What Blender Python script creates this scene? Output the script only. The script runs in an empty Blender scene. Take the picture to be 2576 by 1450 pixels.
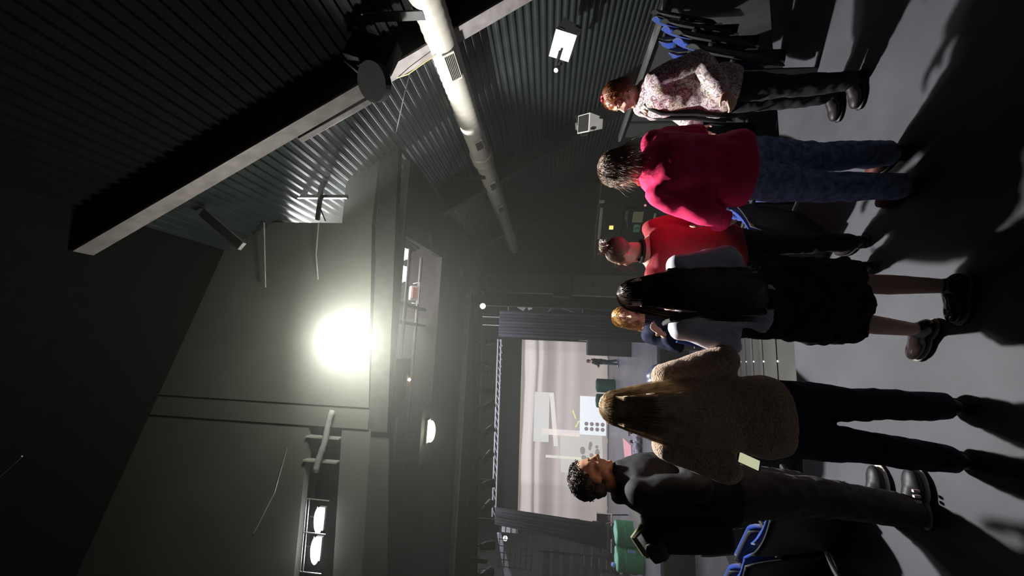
import bpy, bmesh, math, random
from mathutils import Vector, Matrix, Euler, noise
random.seed(7)
PI = math.pi
SC = bpy.context.scene
COL = SC.collection

# ------------------------------------------------------------------ camera
YAW, PITCH, ROLL = math.radians(8.74), math.radians(5.8), math.radians(1.6)
fh = Vector((math.sin(YAW), math.cos(YAW), 0)); rh = Vector((math.cos(YAW), -math.sin(YAW), 0)); up = Vector((0, 0, 1))
fw = math.cos(PITCH) * fh + math.sin(PITCH) * up
u0 = math.cos(PITCH) * up - math.sin(PITCH) * fh
r1 = math.cos(ROLL) * rh + math.sin(ROLL) * u0
u1 = math.cos(ROLL) * u0 - math.sin(ROLL) * rh
# the phone is held on its side: the picture's right is the world's down
cam_d = bpy.data.cameras.new('camera'); cam = bpy.data.objects.new('camera', cam_d); COL.objects.link(cam)
M3 = Matrix((-u1, r1, -fw)).transposed()
cam.matrix_world = Matrix.Translation((0, 0, 1.95)) @ M3.to_4x4()
cam_d.sensor_fit = 'HORIZONTAL'; cam_d.sensor_width = 36.0; cam_d.lens = 930.0 / 2576 * 36.0
cam_d.clip_start = 0.02; cam_d.clip_end = 200
SC.camera = cam

# ------------------------------------------------------------------ world, lights, exposure
w = bpy.data.worlds.new('world'); SC.world = w; w.use_nodes = True
w.node_tree.nodes['Background'].inputs[0].default_value = (0.02, 0.022, 0.028, 1)
w.node_tree.nodes['Background'].inputs[1].default_value = 0.0
SC.view_settings.view_transform = 'Standard'; SC.view_settings.look = 'None'
SC.view_settings.exposure = 0.0; SC.view_settings.gamma = 1.0; SC.view_settings.use_curve_mapping = False
SC.cycles.max_bounces = 4; SC.cycles.diffuse_bounces = 2; SC.cycles.volume_bounces = 0; SC.cycles.glossy_bounces = 2
SC.cycles.sample_clamp_indirect = 3.0
SC.cycles.use_denoising = True


def area(name, loc, rot, sx, sy, power, color=(1, 1, 1)):
    d = bpy.data.lights.new(name, 'AREA'); d.shape = 'RECTANGLE'; d.size = sx; d.size_y = sy
    d.energy = power; d.color = color
    o = bpy.data.objects.new(name, d); COL.objects.link(o); o.location = loc; o.rotation_euler = rot
    return o


LAMP_L = 130.0                                     # radiance of the bare work light over the stalls
area('stage_wash_light', (-4.6, 18.6, 6.6), (0, 0, 0), 11, 7, 750, (0.95, 0.93, 1.0))
area('added_front_wash', (-3.0, 13.25, 5.6), (math.radians(55), 0, 0), 9, 0.3, 260, (0.9, 0.9, 1.0))  # unseen light added behind the header to brighten the curtains
area('fly_light', (-3.4, 23.0, 5.9), (math.radians(15), 0, 0), 9, 0.5, 40, (0.9, 0.92, 1.0))
area('added_slot_fill', (0.9, 5.95, 5.3), (math.radians(80), 0, 0), 1.2, 0.3, 70, (1.0, 0.9, 0.92))  # unseen light added to brighten the gallery wall behind the slot
# bright lamp of the upper gallery, raking down the roof through the gap beside the bulkhead
gd = bpy.data.lights.new('gallery_light', 'SPOT'); gd.energy = 4500; gd.spot_size = math.radians(58); gd.spot_blend = 0.7; gd.shadow_soft_size = 0.08; gd.color = (1.0, 0.93, 0.97)
g_ = bpy.data.objects.new('gallery_light', gd); COL.objects.link(g_); g_.location = (1.5, 5.75, 6.25)
g_.rotation_euler = Vector((1.45, -1.3, -1.95)).to_track_quat('-Z', 'Y').to_euler()

# ------------------------------------------------------------------ materials
MATS = {}


def mat(name, col, rough=0.7, metal=0.0, var=0.15, scale=8.0, bump=0.0, bscale=60.0, spec=0.3, sheen=0.0, emit=None, es=0.0):
    if name in MATS: return MATS[name]
    m = bpy.data.materials.new(name); m.use_nodes = True; nt = m.node_tree; N = nt.nodes; L = nt.links
    b = N['Principled BSDF']
    tc = N.new('ShaderNodeTexCoord')
    nz = N.new('ShaderNodeTexNoise'); nz.inputs['Scale'].default_value = scale; nz.inputs['Detail'].default_value = 4
    L.new(tc.outputs['Object'], nz.inputs['Vector'])
    mr = N.new('ShaderNodeMapRange'); mr.inputs[1].default_value = 0.3; mr.inputs[2].default_value = 0.7
    mr.inputs[3].default_value = 1 - var; mr.inputs[4].default_value = 1 + var
    L.new(nz.outputs['Fac'], mr.inputs[0])
    mx = N.new('ShaderNodeMix'); mx.data_type = 'RGBA'; mx.blend_type = 'MULTIPLY'; mx.inputs[0].default_value = 1.0
    mx.inputs[6].default_value = (*col, 1); L.new(mr.outputs[0], mx.inputs[7])
    L.new(mx.outputs[2], b.inputs['Base Color'])
    b.inputs['Roughness'].default_value = rough; b.inputs['Metallic'].default_value = metal
    b.inputs['Specular IOR Level'].default_value = spec
    if sheen: b.inputs['Sheen Weight'].default_value = sheen
    if bump:
        n2 = N.new('ShaderNodeTexNoise'); n2.inputs['Scale'].default_value = bscale; n2.inputs['Detail'].default_value = 3
        L.new(tc.outputs['Object'], n2.inputs['Vector'])
        bp = N.new('ShaderNodeBump'); bp.inputs['Strength'].default_value = bump; bp.inputs['Distance'].default_value = 0.02
        L.new(n2.outputs['Fac'], bp.inputs['Height']); L.new(bp.outputs[0], b.inputs['Normal'])
    if emit:
        b.inputs['Emission Color'].default_value = (*emit, 1); b.inputs['Emission Strength'].default_value = es
    MATS[name] = m
    return m


def emis(name, col, strength):
    if name in MATS: return MATS[name]
    m = bpy.data.materials.new(name); m.use_nodes = True; N = m.node_tree.nodes
    b = N['Principled BSDF']; b.inputs['Base Color'].default_value = (*[min(1, c) for c in col], 1)
    b.inputs['Emission Color'].default_value = (*col, 1); b.inputs['Emission Strength'].default_value = strength
    MATS[name] = m
    return m


BLACK = mat('black_paint', (0.012, 0.013, 0.012), 0.8)
WALLBLK = mat('black_wall_paint', (0.016, 0.017, 0.016), 0.85, var=0.3, scale=2.0, bump=0.1, bscale=20)
VOID = mat('painted_shade_black', (0.005, 0.005, 0.005), 0.9, spec=0.1)  # near-black colour that paints in the dark of unlit surfaces
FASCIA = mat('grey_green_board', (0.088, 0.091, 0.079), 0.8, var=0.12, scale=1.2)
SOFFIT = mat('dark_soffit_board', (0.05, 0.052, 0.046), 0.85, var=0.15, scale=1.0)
HEADER = mat('header_grey_paint', (0.16, 0.15, 0.145), 0.85, var=0.08, scale=0.6)
ROOF = mat('corrugated_steel', (0.028, 0.036, 0.036), 0.36, 0.3, var=0.2, scale=3, spec=0.5)
STEEL = mat('dark_steel', (0.03, 0.03, 0.03), 0.5, 0.5)
PALE = mat('pale_flange_paint', (0.2, 0.185, 0.18), 0.6, var=0.2)
GALV = mat('galvanised_duct', (0.36, 0.345, 0.3), 0.5, 0.1, var=0.1, scale=4)
FLOOR = mat('grey_vinyl_floor', (0.056, 0.057, 0.067), 0.65, var=0.18, scale=2.5, bump=0.05, bscale=90)
STAIRM = mat('grey_stair_board', (0.05, 0.05, 0.049), 0.7, var=0.2, scale=3)
STAGEM = mat('stage_floor_vinyl', (0.17, 0.165, 0.19), 0.4, var=0.15, scale=0.7)
STAGEBLK = mat('stage_front_black', (0.01, 0.01, 0.012), 0.7)
DRAPE = mat('blue_grey_drape', (0.06, 0.06, 0.085), 0.9, var=0.15, scale=3)
BDRAPE = mat('black_drape', (0.014, 0.014, 0.017), 0.95)
WHITE = mat('white_plastic', (0.6, 0.58, 0.56), 0.5, var=0.05)
GREYP = mat('grey_plastic', (0.22, 0.22, 0.24), 0.5)
PIPE = mat('light_steel_pipe', (0.35, 0.35, 0.36), 0.4, 0.6)
SEATBLUE = mat('royal_blue_upholstery', (0.006, 0.035, 0.24), 0.85, bump=0.1, bscale=200, sheen=0.2)
SEATSHELL = mat('dark_grey_seat_shell', (0.022, 0.023, 0.025), 0.55)


# ------------------------------------------------------------------ mesh helpers
class MB:
    def __init__(s): s.bm = bmesh.new()

    def box(s, c, size, rot=None, bev=0.0):
        bm = s.bm
        r = bmesh.ops.create_cube(bm, size=1.0)
        vs = r['verts']
        M = Matrix.Translation(c) @ (rot.to_matrix().to_4x4() if isinstance(rot, Euler) else (rot.to_4x4() if rot else Matrix())) @ Matrix.Diagonal((*size, 1))
        bmesh.ops.transform(bm, matrix=M, verts=vs)
        if bev:
            es = list({e for v in vs for e in v.link_edges})
            bmesh.ops.bevel(bm, geom=es, offset=bev, segments=2, affect='EDGES', profile=0.6)
        return s

    def tube(s, pts, r, n=8, closed=False, cap=True):
        """tube through points; r a number or one per point"""
        bm = s.bm; pts = [Vector(p) for p in pts]; rs = r if isinstance(r, (list, tuple)) else [r] * len(pts)
        rings = []; prev = None
        for i, p in enumerate(pts):
            if i == 0: t = pts[1] - pts[0]
            elif i == len(pts) - 1: t = pts[-1] - pts[-2]
            else: t = pts[i + 1] - pts[i - 1]
            if t.length < 1e-9: t = Vector((0, 0, 1))
            t.normalize()
            if prev is None:
                a = Vector((0, 0, 1)) if abs(t.z) < 0.9 else Vector((1, 0, 0))
                x = t.cross(a).normalized()
            else:
                x = (prev - t * prev.dot(t)).normalized()
            prev = x; y = t.cross(x)
            rings.append([bm.verts.new(p + (x * math.cos(2 * PI * k / n) + y * math.sin(2 * PI * k / n)) * rs[i]) for k in range(n)])
        for a, b in zip(rings, rings[1:]):
            for k in range(n): bm.faces.new((a[k], a[(k + 1) % n], b[(k + 1) % n], b[k]))
        if closed:
            a, b = rings[-1], rings[0]
            for k in range(n): bm.faces.new((a[k], a[(k + 1) % n], b[(k + 1) % n], b[k]))
        elif cap:
            bm.faces.new(list(reversed(rings[0]))); bm.faces.new(rings[-1])
        return s

    def cap(s, p1, r1, p2, r2, n=14):
        """capsule with two radii"""
        p1, p2 = Vector(p1), Vector(p2); d = p2 - p1
        if d.length < 1e-6: d = Vector((0, 0, 1e-3))
        t = d.normalized(); pts = []; rs = []
        for a in (80, 55, 28): pts.append(p1 - t * r1 * math.sin(math.radians(a))); rs.append(r1 * math.cos(math.radians(a)))
        pts.append(p1); rs.append(r1); pts.append(p2); rs.append(r2)
        for a in (28, 55, 80): pts.append(p2 + t * r2 * math.sin(math.radians(a))); rs.append(r2 * math.cos(math.radians(a)))
        return s.tube(pts, rs, n)

    def chain(s, pts, rs, n=14):
        for i in range(len(pts) - 1): s.cap(pts[i], rs[i], pts[i + 1], rs[i + 1], n)
        return s

    def ell(s, c, r, rot=None, seg=16):
        rr = bmesh.ops.create_uvsphere(s.bm, u_segments=seg, v_segments=max(8, seg // 2 + 2), radius=1.0)
        M = Matrix.Translation(c) @ (rot.to_4x4() if rot else Matrix()) @ Matrix.Diagonal((*r, 1))
        bmesh.ops.transform(s.bm, matrix=M, verts=rr['verts'])
        return s

    def loft(s, rings, n=20):
        """rings (z, half width, half depth, y offset[, x offset]) -> closed elliptical loft"""
        bm = s.bm; R = []
        for g in rings:
            z, a, b, yo = g[:4]; xo = g[4] if len(g) > 4 else 0
            R.append([bm.verts.new((xo + a * math.cos(2 * PI * k / n), yo + b * math.sin(2 * PI * k / n), z)) for k in range(n)])
        for a, b in zip(R, R[1:]):
            for k in range(n): bm.faces.new((a[k], a[(k + 1) % n], b[(k + 1) % n], b[k]))
        bm.faces.new(list(reversed(R[0]))); bm.faces.new(R[-1])
        return s

    def cyl(s, p1, p2, r, n=20): return s.tube([p1, p2], r, n)

    def slab(s, pts, d):
        """flat polygon pushed out by the vector d"""
        bm = s.bm; d = Vector(d)
        a = [bm.verts.new(Vector(p)) for p in pts]; b = [bm.verts.new(Vector(p) + d) for p in pts]
        n = len(a)
        bm.faces.new(list(reversed(a))); bm.faces.new(b)
        for k in range(n): bm.faces.new((a[k], a[(k + 1) % n], b[(k + 1) % n], b[k]))
        return s

    def build(s, name, m, parent=None, smooth=False, voxel=0, sm=0, disp=0, dscale=0.1, sub=0):
        bmesh.ops.recalc_face_normals(s.bm, faces=s.bm.faces)
        me = bpy.data.meshes.new(name); s.bm.to_mesh(me); s.bm.free()
        o = bpy.data.objects.new(name, me); COL.objects.link(o)
        me.materials.append(m)
        if voxel:
            md = o.modifiers.new('remesh', 'REMESH'); md.mode = 'VOXEL'; md.voxel_size = voxel; md.use_smooth_shade = True
            if sm:
                ms = o.modifiers.new('smooth', 'SMOOTH'); ms.factor = 0.5; ms.iterations = sm
            if disp:
                key = 'folds_%g' % dscale
                t = bpy.data.textures.get(key) or bpy.data.textures.new(key, 'CLOUDS')
                t.noise_scale = dscale; t.noise_depth = 1
                dm = o.modifiers.new('folds', 'DISPLACE'); dm.texture = t; dm.strength = disp; dm.mid_level = 0.5
        if sub:
            o.modifiers.new('subdivision', 'SUBSURF').levels = sub; o.modifiers['subdivision'].render_levels = sub
        if smooth or voxel or sub:
            for p in me.polygons: p.use_smooth = True
        if parent: o.parent = parent
        return o


def tag(o, label=None, cat=None, group=None, kind=None):
    if label: o['label'] = label
    if cat: o['category'] = cat
    if group: o['group'] = group
    if kind: o['kind'] = kind
    return o


def empty(name, loc=(0, 0, 0), rz=0.0, label=None, cat=None, group=None, rot=None):
    o = bpy.data.objects.new(name, None); COL.objects.link(o); o.location = loc
    o.rotation_euler = rot if rot else (0, 0, rz); o.empty_display_size = 0.1
    return tag(o, label, cat, group)


def copy_tree(o, parent=None):
    c = o.copy(); COL.objects.link(c)
    if parent: c.parent = parent
    for ch in [x for x in COL.objects if x.parent == o]: copy_tree(ch, c)
    return c


def struct(name, mb, m, **k): return tag(mb.build(name, m, **k), kind='structure')


def text(name, body, m, parent, size, M, ext=0.002):
    cu = bpy.data.curves.new(name, 'FONT'); cu.body = body; cu.size = size; cu.extrude = ext
    cu.align_x = 'CENTER'; cu.align_y = 'CENTER'
    t = bpy.data.objects.new(name + '_tmp', cu); COL.objects.link(t)
    dg = bpy.context.evaluated_depsgraph_get(); me = bpy.data.meshes.new_from_object(t.evaluated_get(dg))
    bpy.data.objects.remove(t); me.materials.clear(); me.materials.append(m)
    o = bpy.data.objects.new(name, me); COL.objects.link(o); o.parent = parent; o.matrix_local = M
    return o


# ================================================================== THE SETTING
# rear platform, stairs down the middle, raked tiers, front floor, stage
STEP0, TREAD, RISE = 3.18, 0.8, 0.3
struct('floor', MB().box((0, 0.19, -0.25), (12, 5.98, 0.5)), FLOOR)
m = MB()
for k in range(10):
    ya = STEP0 + TREAD * k; z = -RISE * (k + 1)
    m.box((-0.1, ya + TREAD / 2, z - 0.3 - 0.001), (1.9, TREAD, 0.6))
    m.box((-0.1, ya + TREAD - 0.02, z + 0.004), (1.9, 0.05, 0.012))
struct('floor_stairs', m, STAIRM)
struct('floor_front', MB().box((-2, 12.3, -3.3), (16, 3.2, 0.6)), STAGEM)
struct('floor_stage', MB().slab([(-11, 13.7, -2.0), (-11, 25.5, -2.0), (3.4, 25.5, -2.0), (3.4, 13.75, -2.0)], (0, 0, 0.1)), STAGEM)
struct('trim_1', MB().slab([(-11, 13.72, -3.0), (3.4, 13.77, -3.0), (3.4, 13.77, -2.0), (-11, 13.72, -2.0)], (0, 0.1, 0)), STAGEBLK)
# ledges that carry the angled seat rows either side of the stairs
def row_pt(sgn, row, s):
    """seat place: rows run outward and forward, row k stands k steps nearer the stage"""
    d = Vector((0.8 * sgn, 0.6, 0)); f = Vector((-0.6 * sgn, 0.8, 0))
    base = Vector((1.0, 2.85, 0)) if sgn > 0 else Vector((-1.12, 2.8, 0))
    p = base + d * s + f * (0.85 * row)
    p.z = -0.3 * (row + 1)
    return p


SEATS_R = [(0, 0.0), (0, 0.57), (0, 1.14), (0, 1.71), (0, 2.28), (-1, 1.08), (-1, 1.65), (-1, 2.22), (-1, 2.79), (1, 0.75), (1, 1.32), (1, 1.89), (1, 2.46), (2, 1.4), (2, 1.97), (2, 2.54), (3, 2.1), (3, 2.67)]
SEATS_L = [(0, 0.0), (0, 0.57), (0, 1.14), (1, 0.55), (1, 1.12), (1, 1.69), (2, 1.15), (2, 1.72), (2, 2.29), (3, 1.8), (3, 2.37), (4, 2.4), (4, 2.97)]
for sgn, lst in ((1, SEATS_R), (-1, SEATS_L)):
    m = MB()
    for row in sorted({r for r, s in lst}):
        ss = [s for r, s in lst if r == row]
        s0, s1 = min(ss) - 0.3, max(ss) + 1.6
        if row < 0: continue
        mid = row_pt(sgn, row, (s0 + s1) / 2); top = mid.z
        f = Vector((-0.6 * sgn, 0.8, 0)); c = mid - f * 0.0
        ang = math.atan2(0.6, 0.8 * sgn)
        m.box((c.x, c.y, (top - 3.2) / 2), (s1 - s0, 0.85, top + 3.2), Euler((0, 0, ang)))
    struct('floor_right' if sgn > 0 else 'floor_left', m, mat('dark_carpet', (0.02, 0.02, 0.022), 0.95))

# walls and roof ------------------------------------------------------
struct('wall_right', MB().slab([(5.45, -2.5, -3.2), (5.45, 11.0, -3.2), (5.45, 11.0, 0.75), (5.45, -2.5, 0.75)], (0.15, 0, 0)), WALLBLK)
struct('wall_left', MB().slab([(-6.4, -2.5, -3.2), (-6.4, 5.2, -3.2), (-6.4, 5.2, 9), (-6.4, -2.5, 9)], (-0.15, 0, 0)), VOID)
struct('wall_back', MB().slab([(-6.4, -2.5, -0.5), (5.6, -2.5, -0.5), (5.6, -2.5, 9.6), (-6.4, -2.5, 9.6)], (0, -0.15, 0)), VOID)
# steep corrugated roof slope over the right side: section line from the eave up to the ridge
SL = Vector((-1, 0, 1.6)).normalized()          # up the slope
NR = Vector((-1.6, 0, -1)).normalized()         # into the hall


def roof_pt(s, y, off=0.0): return Vector((5.5, y, 0.3)) + SL * s + NR * off


prof = []; s = 0.0
while s < 8.6:
    prof += [(s, 0.0), (s + 0.055, 0.0), (s + 0.07, 0.028), (s + 0.1, 0.028)]; s += 0.115
def roof(name, yy, mtl):
    bm = MB(); b = bm.bm
    rows = [[b.verts.new(roof_pt(s_, y, o_)) for s_, o_ in prof] for y in yy]
    for a, c in zip(rows, rows[1:]):
        for k in range(len(prof) - 1): b.faces.new((a[k], a[k + 1], c[k + 1], c[k]))
    ro = struct(name, bm, mtl)
    sm_ = ro.modifiers.new('thickness', 'SOLIDIFY'); sm_.thickness = 0.02; sm_.offset = 1
roof('ceiling_roof', [3.86, 5.4, 7.2, 10.4, 13.6], ROOF)
roof('ceiling_roof_rear', [-2.4, 1, 3.859], VOID)      # unlit bays over the camera, their shade put into the colour
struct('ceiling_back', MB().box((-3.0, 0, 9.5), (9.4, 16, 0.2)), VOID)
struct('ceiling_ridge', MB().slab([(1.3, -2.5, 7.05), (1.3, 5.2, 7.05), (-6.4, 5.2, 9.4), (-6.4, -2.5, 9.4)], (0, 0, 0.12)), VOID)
# rafters: web plus a paler lower flange
for i, (y, s0, s1) in enumerate(((0.9, 0, 8.3), (3.55, 0, 8.3), (7.3, 0, 8.0), (10.5, 0, 7.0))):
    ang = Euler((0, -math.atan2(1.6, -1) + PI, 0))
    r = empty('rafter', roof_pt(0, y), 0, ['dark steel rafter on the roof slope nearest overhead', 'dark steel rafter with pale flange rising past the round hanging dish', 'dark steel rafter crossing behind the middle of the spiral duct', 'dark steel rafter behind the far end of the spiral duct'][i], 'beam', 'roof rafters')
    q = SL.to_track_quat('Z', 'Y').to_matrix()
    L = s1 - s0; c = SL * (s0 + L / 2)
    MB().box(c + NR * 0.17, (0.07, 0.32, L) if False else (0.32, 0.08, L), Matrix((NR, Vector((0, 1, 0)), SL)).transposed()).build('web', STEEL, r)
    MB().box(c + NR * 0.34, (0.025, 0.19, L), Matrix((NR, Vector((0, 1, 0)), SL)).transposed()).build('flange', PALE if i == 1 else STEEL, r)
    r.location = roof_pt(0, y)
# paler short members up near the ridge
for (p, q_, wd, lb) in (((3.24, 3.6, 4.96), (3.95, 3.6, 4.30), 0.13, 'pale flat roof bar above the round dish'), ((2.40, 3.88, 5.04), (2.90, 3.88, 4.21), 0.17, 'wide pale roof bar between the dish and the lattice frame'),
                       ((1.53, 4.2, 6.47), (1.08, 4.2, 5.84), 0.11, 'pale bar sloping down alone at the left of the lattice frame')):
    p, q_ = Vector(p), Vector(q_); t = (q_ - p)
    x = t.normalized(); yv = Vector((0, 1, 0)); z = x.cross(yv)
    o = MB().box((0, 0, 0), (t.length, wd * 0.5, wd), Matrix((x, yv, z)).transposed(), 0.008).build('roof_bar', PALE)
    o.location = (p + q_) / 2
    tag(o, lb, 'beam')

# big board bulkhead hanging over the stalls, its lower edge a beam, a slot in its left half
Y0 = 5.2
m = MB()
T = (0, 0.12, 0)
m.slab([(-0.97, Y0, 4.44), (1.74, Y0, 4.68), (1.74, Y0, 5.16), (1.74, Y0, 9.4), (-0.97, Y0, 9.4)], T)
m.slab([(1.742, Y0, 4.68), (2.9, Y0, 4.66), (3.13, Y0, 4.88), (2.36, Y0, 5.17), (1.742, Y0, 5.16)], T)
m.slab([(-1.27, Y0 + 0.03, 4.44), (-0.972, Y0 + 0.03, 4.44), (-0.972, Y0 + 0.03, 9.4), (-1.27, Y0 + 0.03, 9.4)], T)
struct('wall_bulkhead', m, FASCIA)
m = MB()
m.slab([(-6.4, Y0 + 0.06, 5.22), (-1.272, Y0 + 0.06, 5.34), (-1.272, Y0 + 0.06, 9.4), (-6.4, Y0 + 0.06, 9.4)], T)
m.slab([(-6.4, Y0 + 0.06, 4.15), (-1.272, Y0 + 0.06, 4.35), (-1.272, Y0 + 0.06, 4.84), (-6.4, Y0 + 0.06, 4.58)], T)
struct('wall_bulkhead_left', m, FASCIA)
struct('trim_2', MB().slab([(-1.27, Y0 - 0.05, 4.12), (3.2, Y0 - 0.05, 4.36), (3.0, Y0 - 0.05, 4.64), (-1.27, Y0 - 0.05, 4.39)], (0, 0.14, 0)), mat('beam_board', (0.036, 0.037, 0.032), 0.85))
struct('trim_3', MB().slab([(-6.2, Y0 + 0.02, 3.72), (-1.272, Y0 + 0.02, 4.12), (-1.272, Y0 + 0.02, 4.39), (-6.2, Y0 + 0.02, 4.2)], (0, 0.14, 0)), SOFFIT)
struct('wall_slot_back', MB().box((-3.8, 6.0, 4.95), (5.4, 0.1, 1.2)), BLACK)
# flat soffits between bulkhead and stage front, with two transverse lighting slots
Z0 = 4.22
m = MB()
m.slab([(-6.4, 5.34, Z0), (2.85, 5.34, Z0), (2.85, 5.4, Z0), (-6.4, 5.6, Z0)], (0, 0, 0.1))
m.slab([(1.62, 5.4, Z0), (2.85, 5.4, Z0), (2.85, 7.42, Z0), (1.75, 7.42, Z0)], (0, 0, 0.1))
m.slab([(-6.4, 7.42, Z0), (2.85, 7.42, Z0), (2.85, 9.95, Z0), (-6.4, 9.95, Z0)], (0, 0, 0.1))
m.slab([(1.45, 9.95, Z0), (2.85, 9.95, Z0), (2.85, 13.0, Z0), (1.6, 13.0, Z0)], (0, 0, 0.1))
m.slab([(-6.4, 5.6, Z0), (-2.3, 5.6, Z0), (-3.7, 7.42, Z0), (-6.4, 7.42, Z0)], (0, 0, 0.1))
m.slab([(-2.3, 6.9, Z0), (-1.2, 6.9, Z0), (-1.2, 7.42, Z0), (-2.3, 7.42, Z0)], (0, 0, 0.1))
m.slab([(-1.15, 5.5, Z0), (-0.3, 5.5, Z0), (-0.3, 6.1, Z0), (-1.15, 6.1, Z0)], (0, 0, 0.1))
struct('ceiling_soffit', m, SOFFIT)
struct('wall_slot_rear', MB().slab([(-6.4, 7.45, 4.32), (0.45, 7.45, 4.32), (0.45, 7.45, 5.1), (-6.4, 7.45, 5.1)], (0, 0.1, 0)), SOFFIT)
struct('wall_gallery', MB().slab([(-6.4, 9.0, 4.3), (4.0, 9.0, 4.3), (4.0, 9.0, 9.4), (-6.4, 9.0, 9.4)], (0, 0.1, 0)), mat('gallery_wall', (0.1, 0.09, 0.095), 0.8))
struct('trim_4', MB().slab([(-6.4, 9.8, 4.1), (1.4, 9.8, 4.1), (1.4, 9.8, 4.215), (-6.4, 9.8, 4.215)], (0, 0.16, 0)), mat('pale_board_edge', (0.3, 0.3, 0.24), 0.7))
# header over the stage opening
struct('wall_header', MB().slab([(-11, 12.9, 3.95), (1.4, 12.9, 4.32), (1.4, 12.9, 6.6), (-11, 12.9, 6.6)], (0, 0.2, 0)), HEADER)
# right side of the stage front: grey column, black pier, angled door wall
struct('wall_column', MB().slab([(1.82, 13, -3.1), (2.55, 13, -3.1), (2.5, 13, 6.6), (1.86, 13, 6.6)], (0, 0.3, 0)), mat('column_grey_paint', (0.10, 0.10, 0.098), 0.8))
struct('wall_pier', MB().slab([(1.36, 13.1, -3.1), (1.815, 13.1, -3.1), (1.855, 13.1, 6.6), (1.36, 13.1, 6.6)], (0, 0.3, 0)), BLACK)
WD0, WD1 = Vector((2.45, 13.4, 0)), Vector((5.7, 10.6, 0)); wdir = (WD1 - WD0).normalized(); wn = Vector((wdir.y, -wdir.x, 0))
if wn.y > 0: wn = -wn
struct('wall_door', MB().slab([WD0 + Vector((0, 0, -3.1)), WD1 + Vector((0, 0, -3.1)), WD1 + Vector((0, 0, 0.55)), WD0 + Vector((0, 0, 0.55))], -wn * 0.15), mat('door_wall_paint', (0.034, 0.035, 0.026), 0.7, var=0.2))
struct('wall_over_door', MB().slab([WD0 + Vector((0, 0, 0.55)), WD1 + Vector((0, 0, 0.55)), WD1 + Vector((0, 0, 7)), WD0 + Vector((0, 0, 7))], -wn * 0.15), BLACK)
# stage house
struct('wall_stage_back', MB().box((-4, 25.6, 2.5), (18, 0.2, 9)), BLACK)
struct('wall_stage_left', MB().box((-11.1, 19.5, 2.5), (0.2, 12, 9)), BLACK)
struct('wall_stage_right', MB().box((3.5, 19.5, 2.5), (0.2, 12, 9)), BLACK)
struct('ceiling_stage', MB().box((-4, 19.4, 7.1), (15, 12.6, 0.2)), BLACK)
# low panelled wall with a rail at the right of the seats
struct('wall_dado', MB().slab([(4.06, 1.0, -1.2), (4.06, 6.8, -1.2), (4.06, 6.8, 0.66), (4.06, 1.0, 0.66)], (0.06, 0, 0)), mat('dado_board', (0.03, 0.031, 0.03), 0.7))
m = MB()
for y in (1.8, 2.7, 3.6, 4.5, 5.4, 6.3): m.box((4.045, y, 0.1), (0.03, 0.035, 1.12))
struct('trim_5', m, BLACK)
struct('trim_6', MB().box((4.03, 3.9, 0.685), (0.13, 5.8, 0.045), None, 0.008), mat('dado_rail', (0.09, 0.09, 0.09), 0.5))

# ================================================================== LAMPS AND ROOF THINGS
r = empty('work_light', (-0.03, 4.3, 4.508), 0, 'dazzling bare work light hanging in front of the tall grey bulkhead', 'lamp')
MB().ell((0, 0, 0), (0.2, 0.17, 0.225), Euler((0, math.radians(28), 0)).to_matrix(), 24).build('bulb', emis('work_light_glow', (1.0, 0.98, 0.87), LAMP_L), r, smooth=True)
MB().tube([(0.07, 0.12, 0.14), (0.1, 0.3, 0.3), (0.1, 0.89, 0.32)], 0.025).build('bracket', STEEL, r)
# the work light throws its beam down over the people below
sp = bpy.data.lights.new('work_light_beam', 'SPOT'); sp.energy = 1800; sp.spot_size = math.radians(158); sp.spot_blend = 0.12; sp.shadow_soft_size = 0.07; sp.color = (1.0, 0.98, 0.95)
so_ = bpy.data.objects.new('work_light_beam', sp); COL.objects.link(so_); so_.location = (-0.03, 3.98, 4.28); so_.rotation_euler = Vector((0.2, -1.9, -4.2)).to_track_quat('-Z', 'Y').to_euler()
TUBEGLOW = emis('tube_glow', (1.0, 0.97, 1.0), 26)
for (x, z, lb) in ((-2.49, 5.0, 'glowing oval lamp in the ceiling slot, the one nearer the dazzling work light'), (-2.87, 5.0, 'glowing oval lamp in the ceiling slot, the one farther from the work light')):
    r = empty('slot_lamp', (x, 5.2, z), 0, lb, 'lamp', 'oval lamps in the slot')
    MB().ell((0, 0, 0), (0.165, 0.05, 0.056), Euler((0, math.radians(-6), 0)).to_matrix(), 18).build('diffuser', TUBEGLOW, r, smooth=True)
    m = MB().box((0, 0.08, 0), (0.3, 0.05, 0.1), None, 0.01)
    m.tube([(-0.15, 0.06, 0.07), (0.15, 0.06, 0.07)], 0.006); m.build('lamp_body', GREYP, r)
    MB().tube([(0, 0.08, 0.05), (0, 0.1, 0.2)], 0.012).build('hanger', STEEL, r)
# slim frame round the slot lamps, and the dividers of the slot
WIRE = mat('bright_wire', (0.5, 0.5, 0.52), 0.35, 0.7)
m = MB()
for z in (5.17, 5.13): m.tube([(-2.2, 5.14, z), (-3.1, 5.14, z - 0.03)], 0.008)
for x in (-2.2, -2.62, -3.1): m.tube([(x, 5.14, 5.17), (x, 5.14, 4.84)], 0.008)
tag(m.build('lamp_frame', WIRE), 'thin metal frame boxed round the two oval slot lamps', 'frame')
for x, lb in ((-1.42, 'pale upright divider in the slot nearer the work light'), (-1.74, 'pale upright divider in the slot nearer the oval lamps')):
    tag(MB().box((x, 5.26, 5.09), (0.02, 0.1, 0.5)).build('slot_divider', mat('divider_paint', (0.2, 0.2, 0.18), 0.6)), lb, 'divider')
m = MB()
pts = [(-1.02 - 0.83 * t, 5.14, 4.94 + 0.14 * t + 0.01 * math.sin(9 * t)) for t in [i / 14 for i in range(15)]]
m.tube(pts, [0.038 + 0.006 * (i % 2) for i in range(15)], 10)
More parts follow.
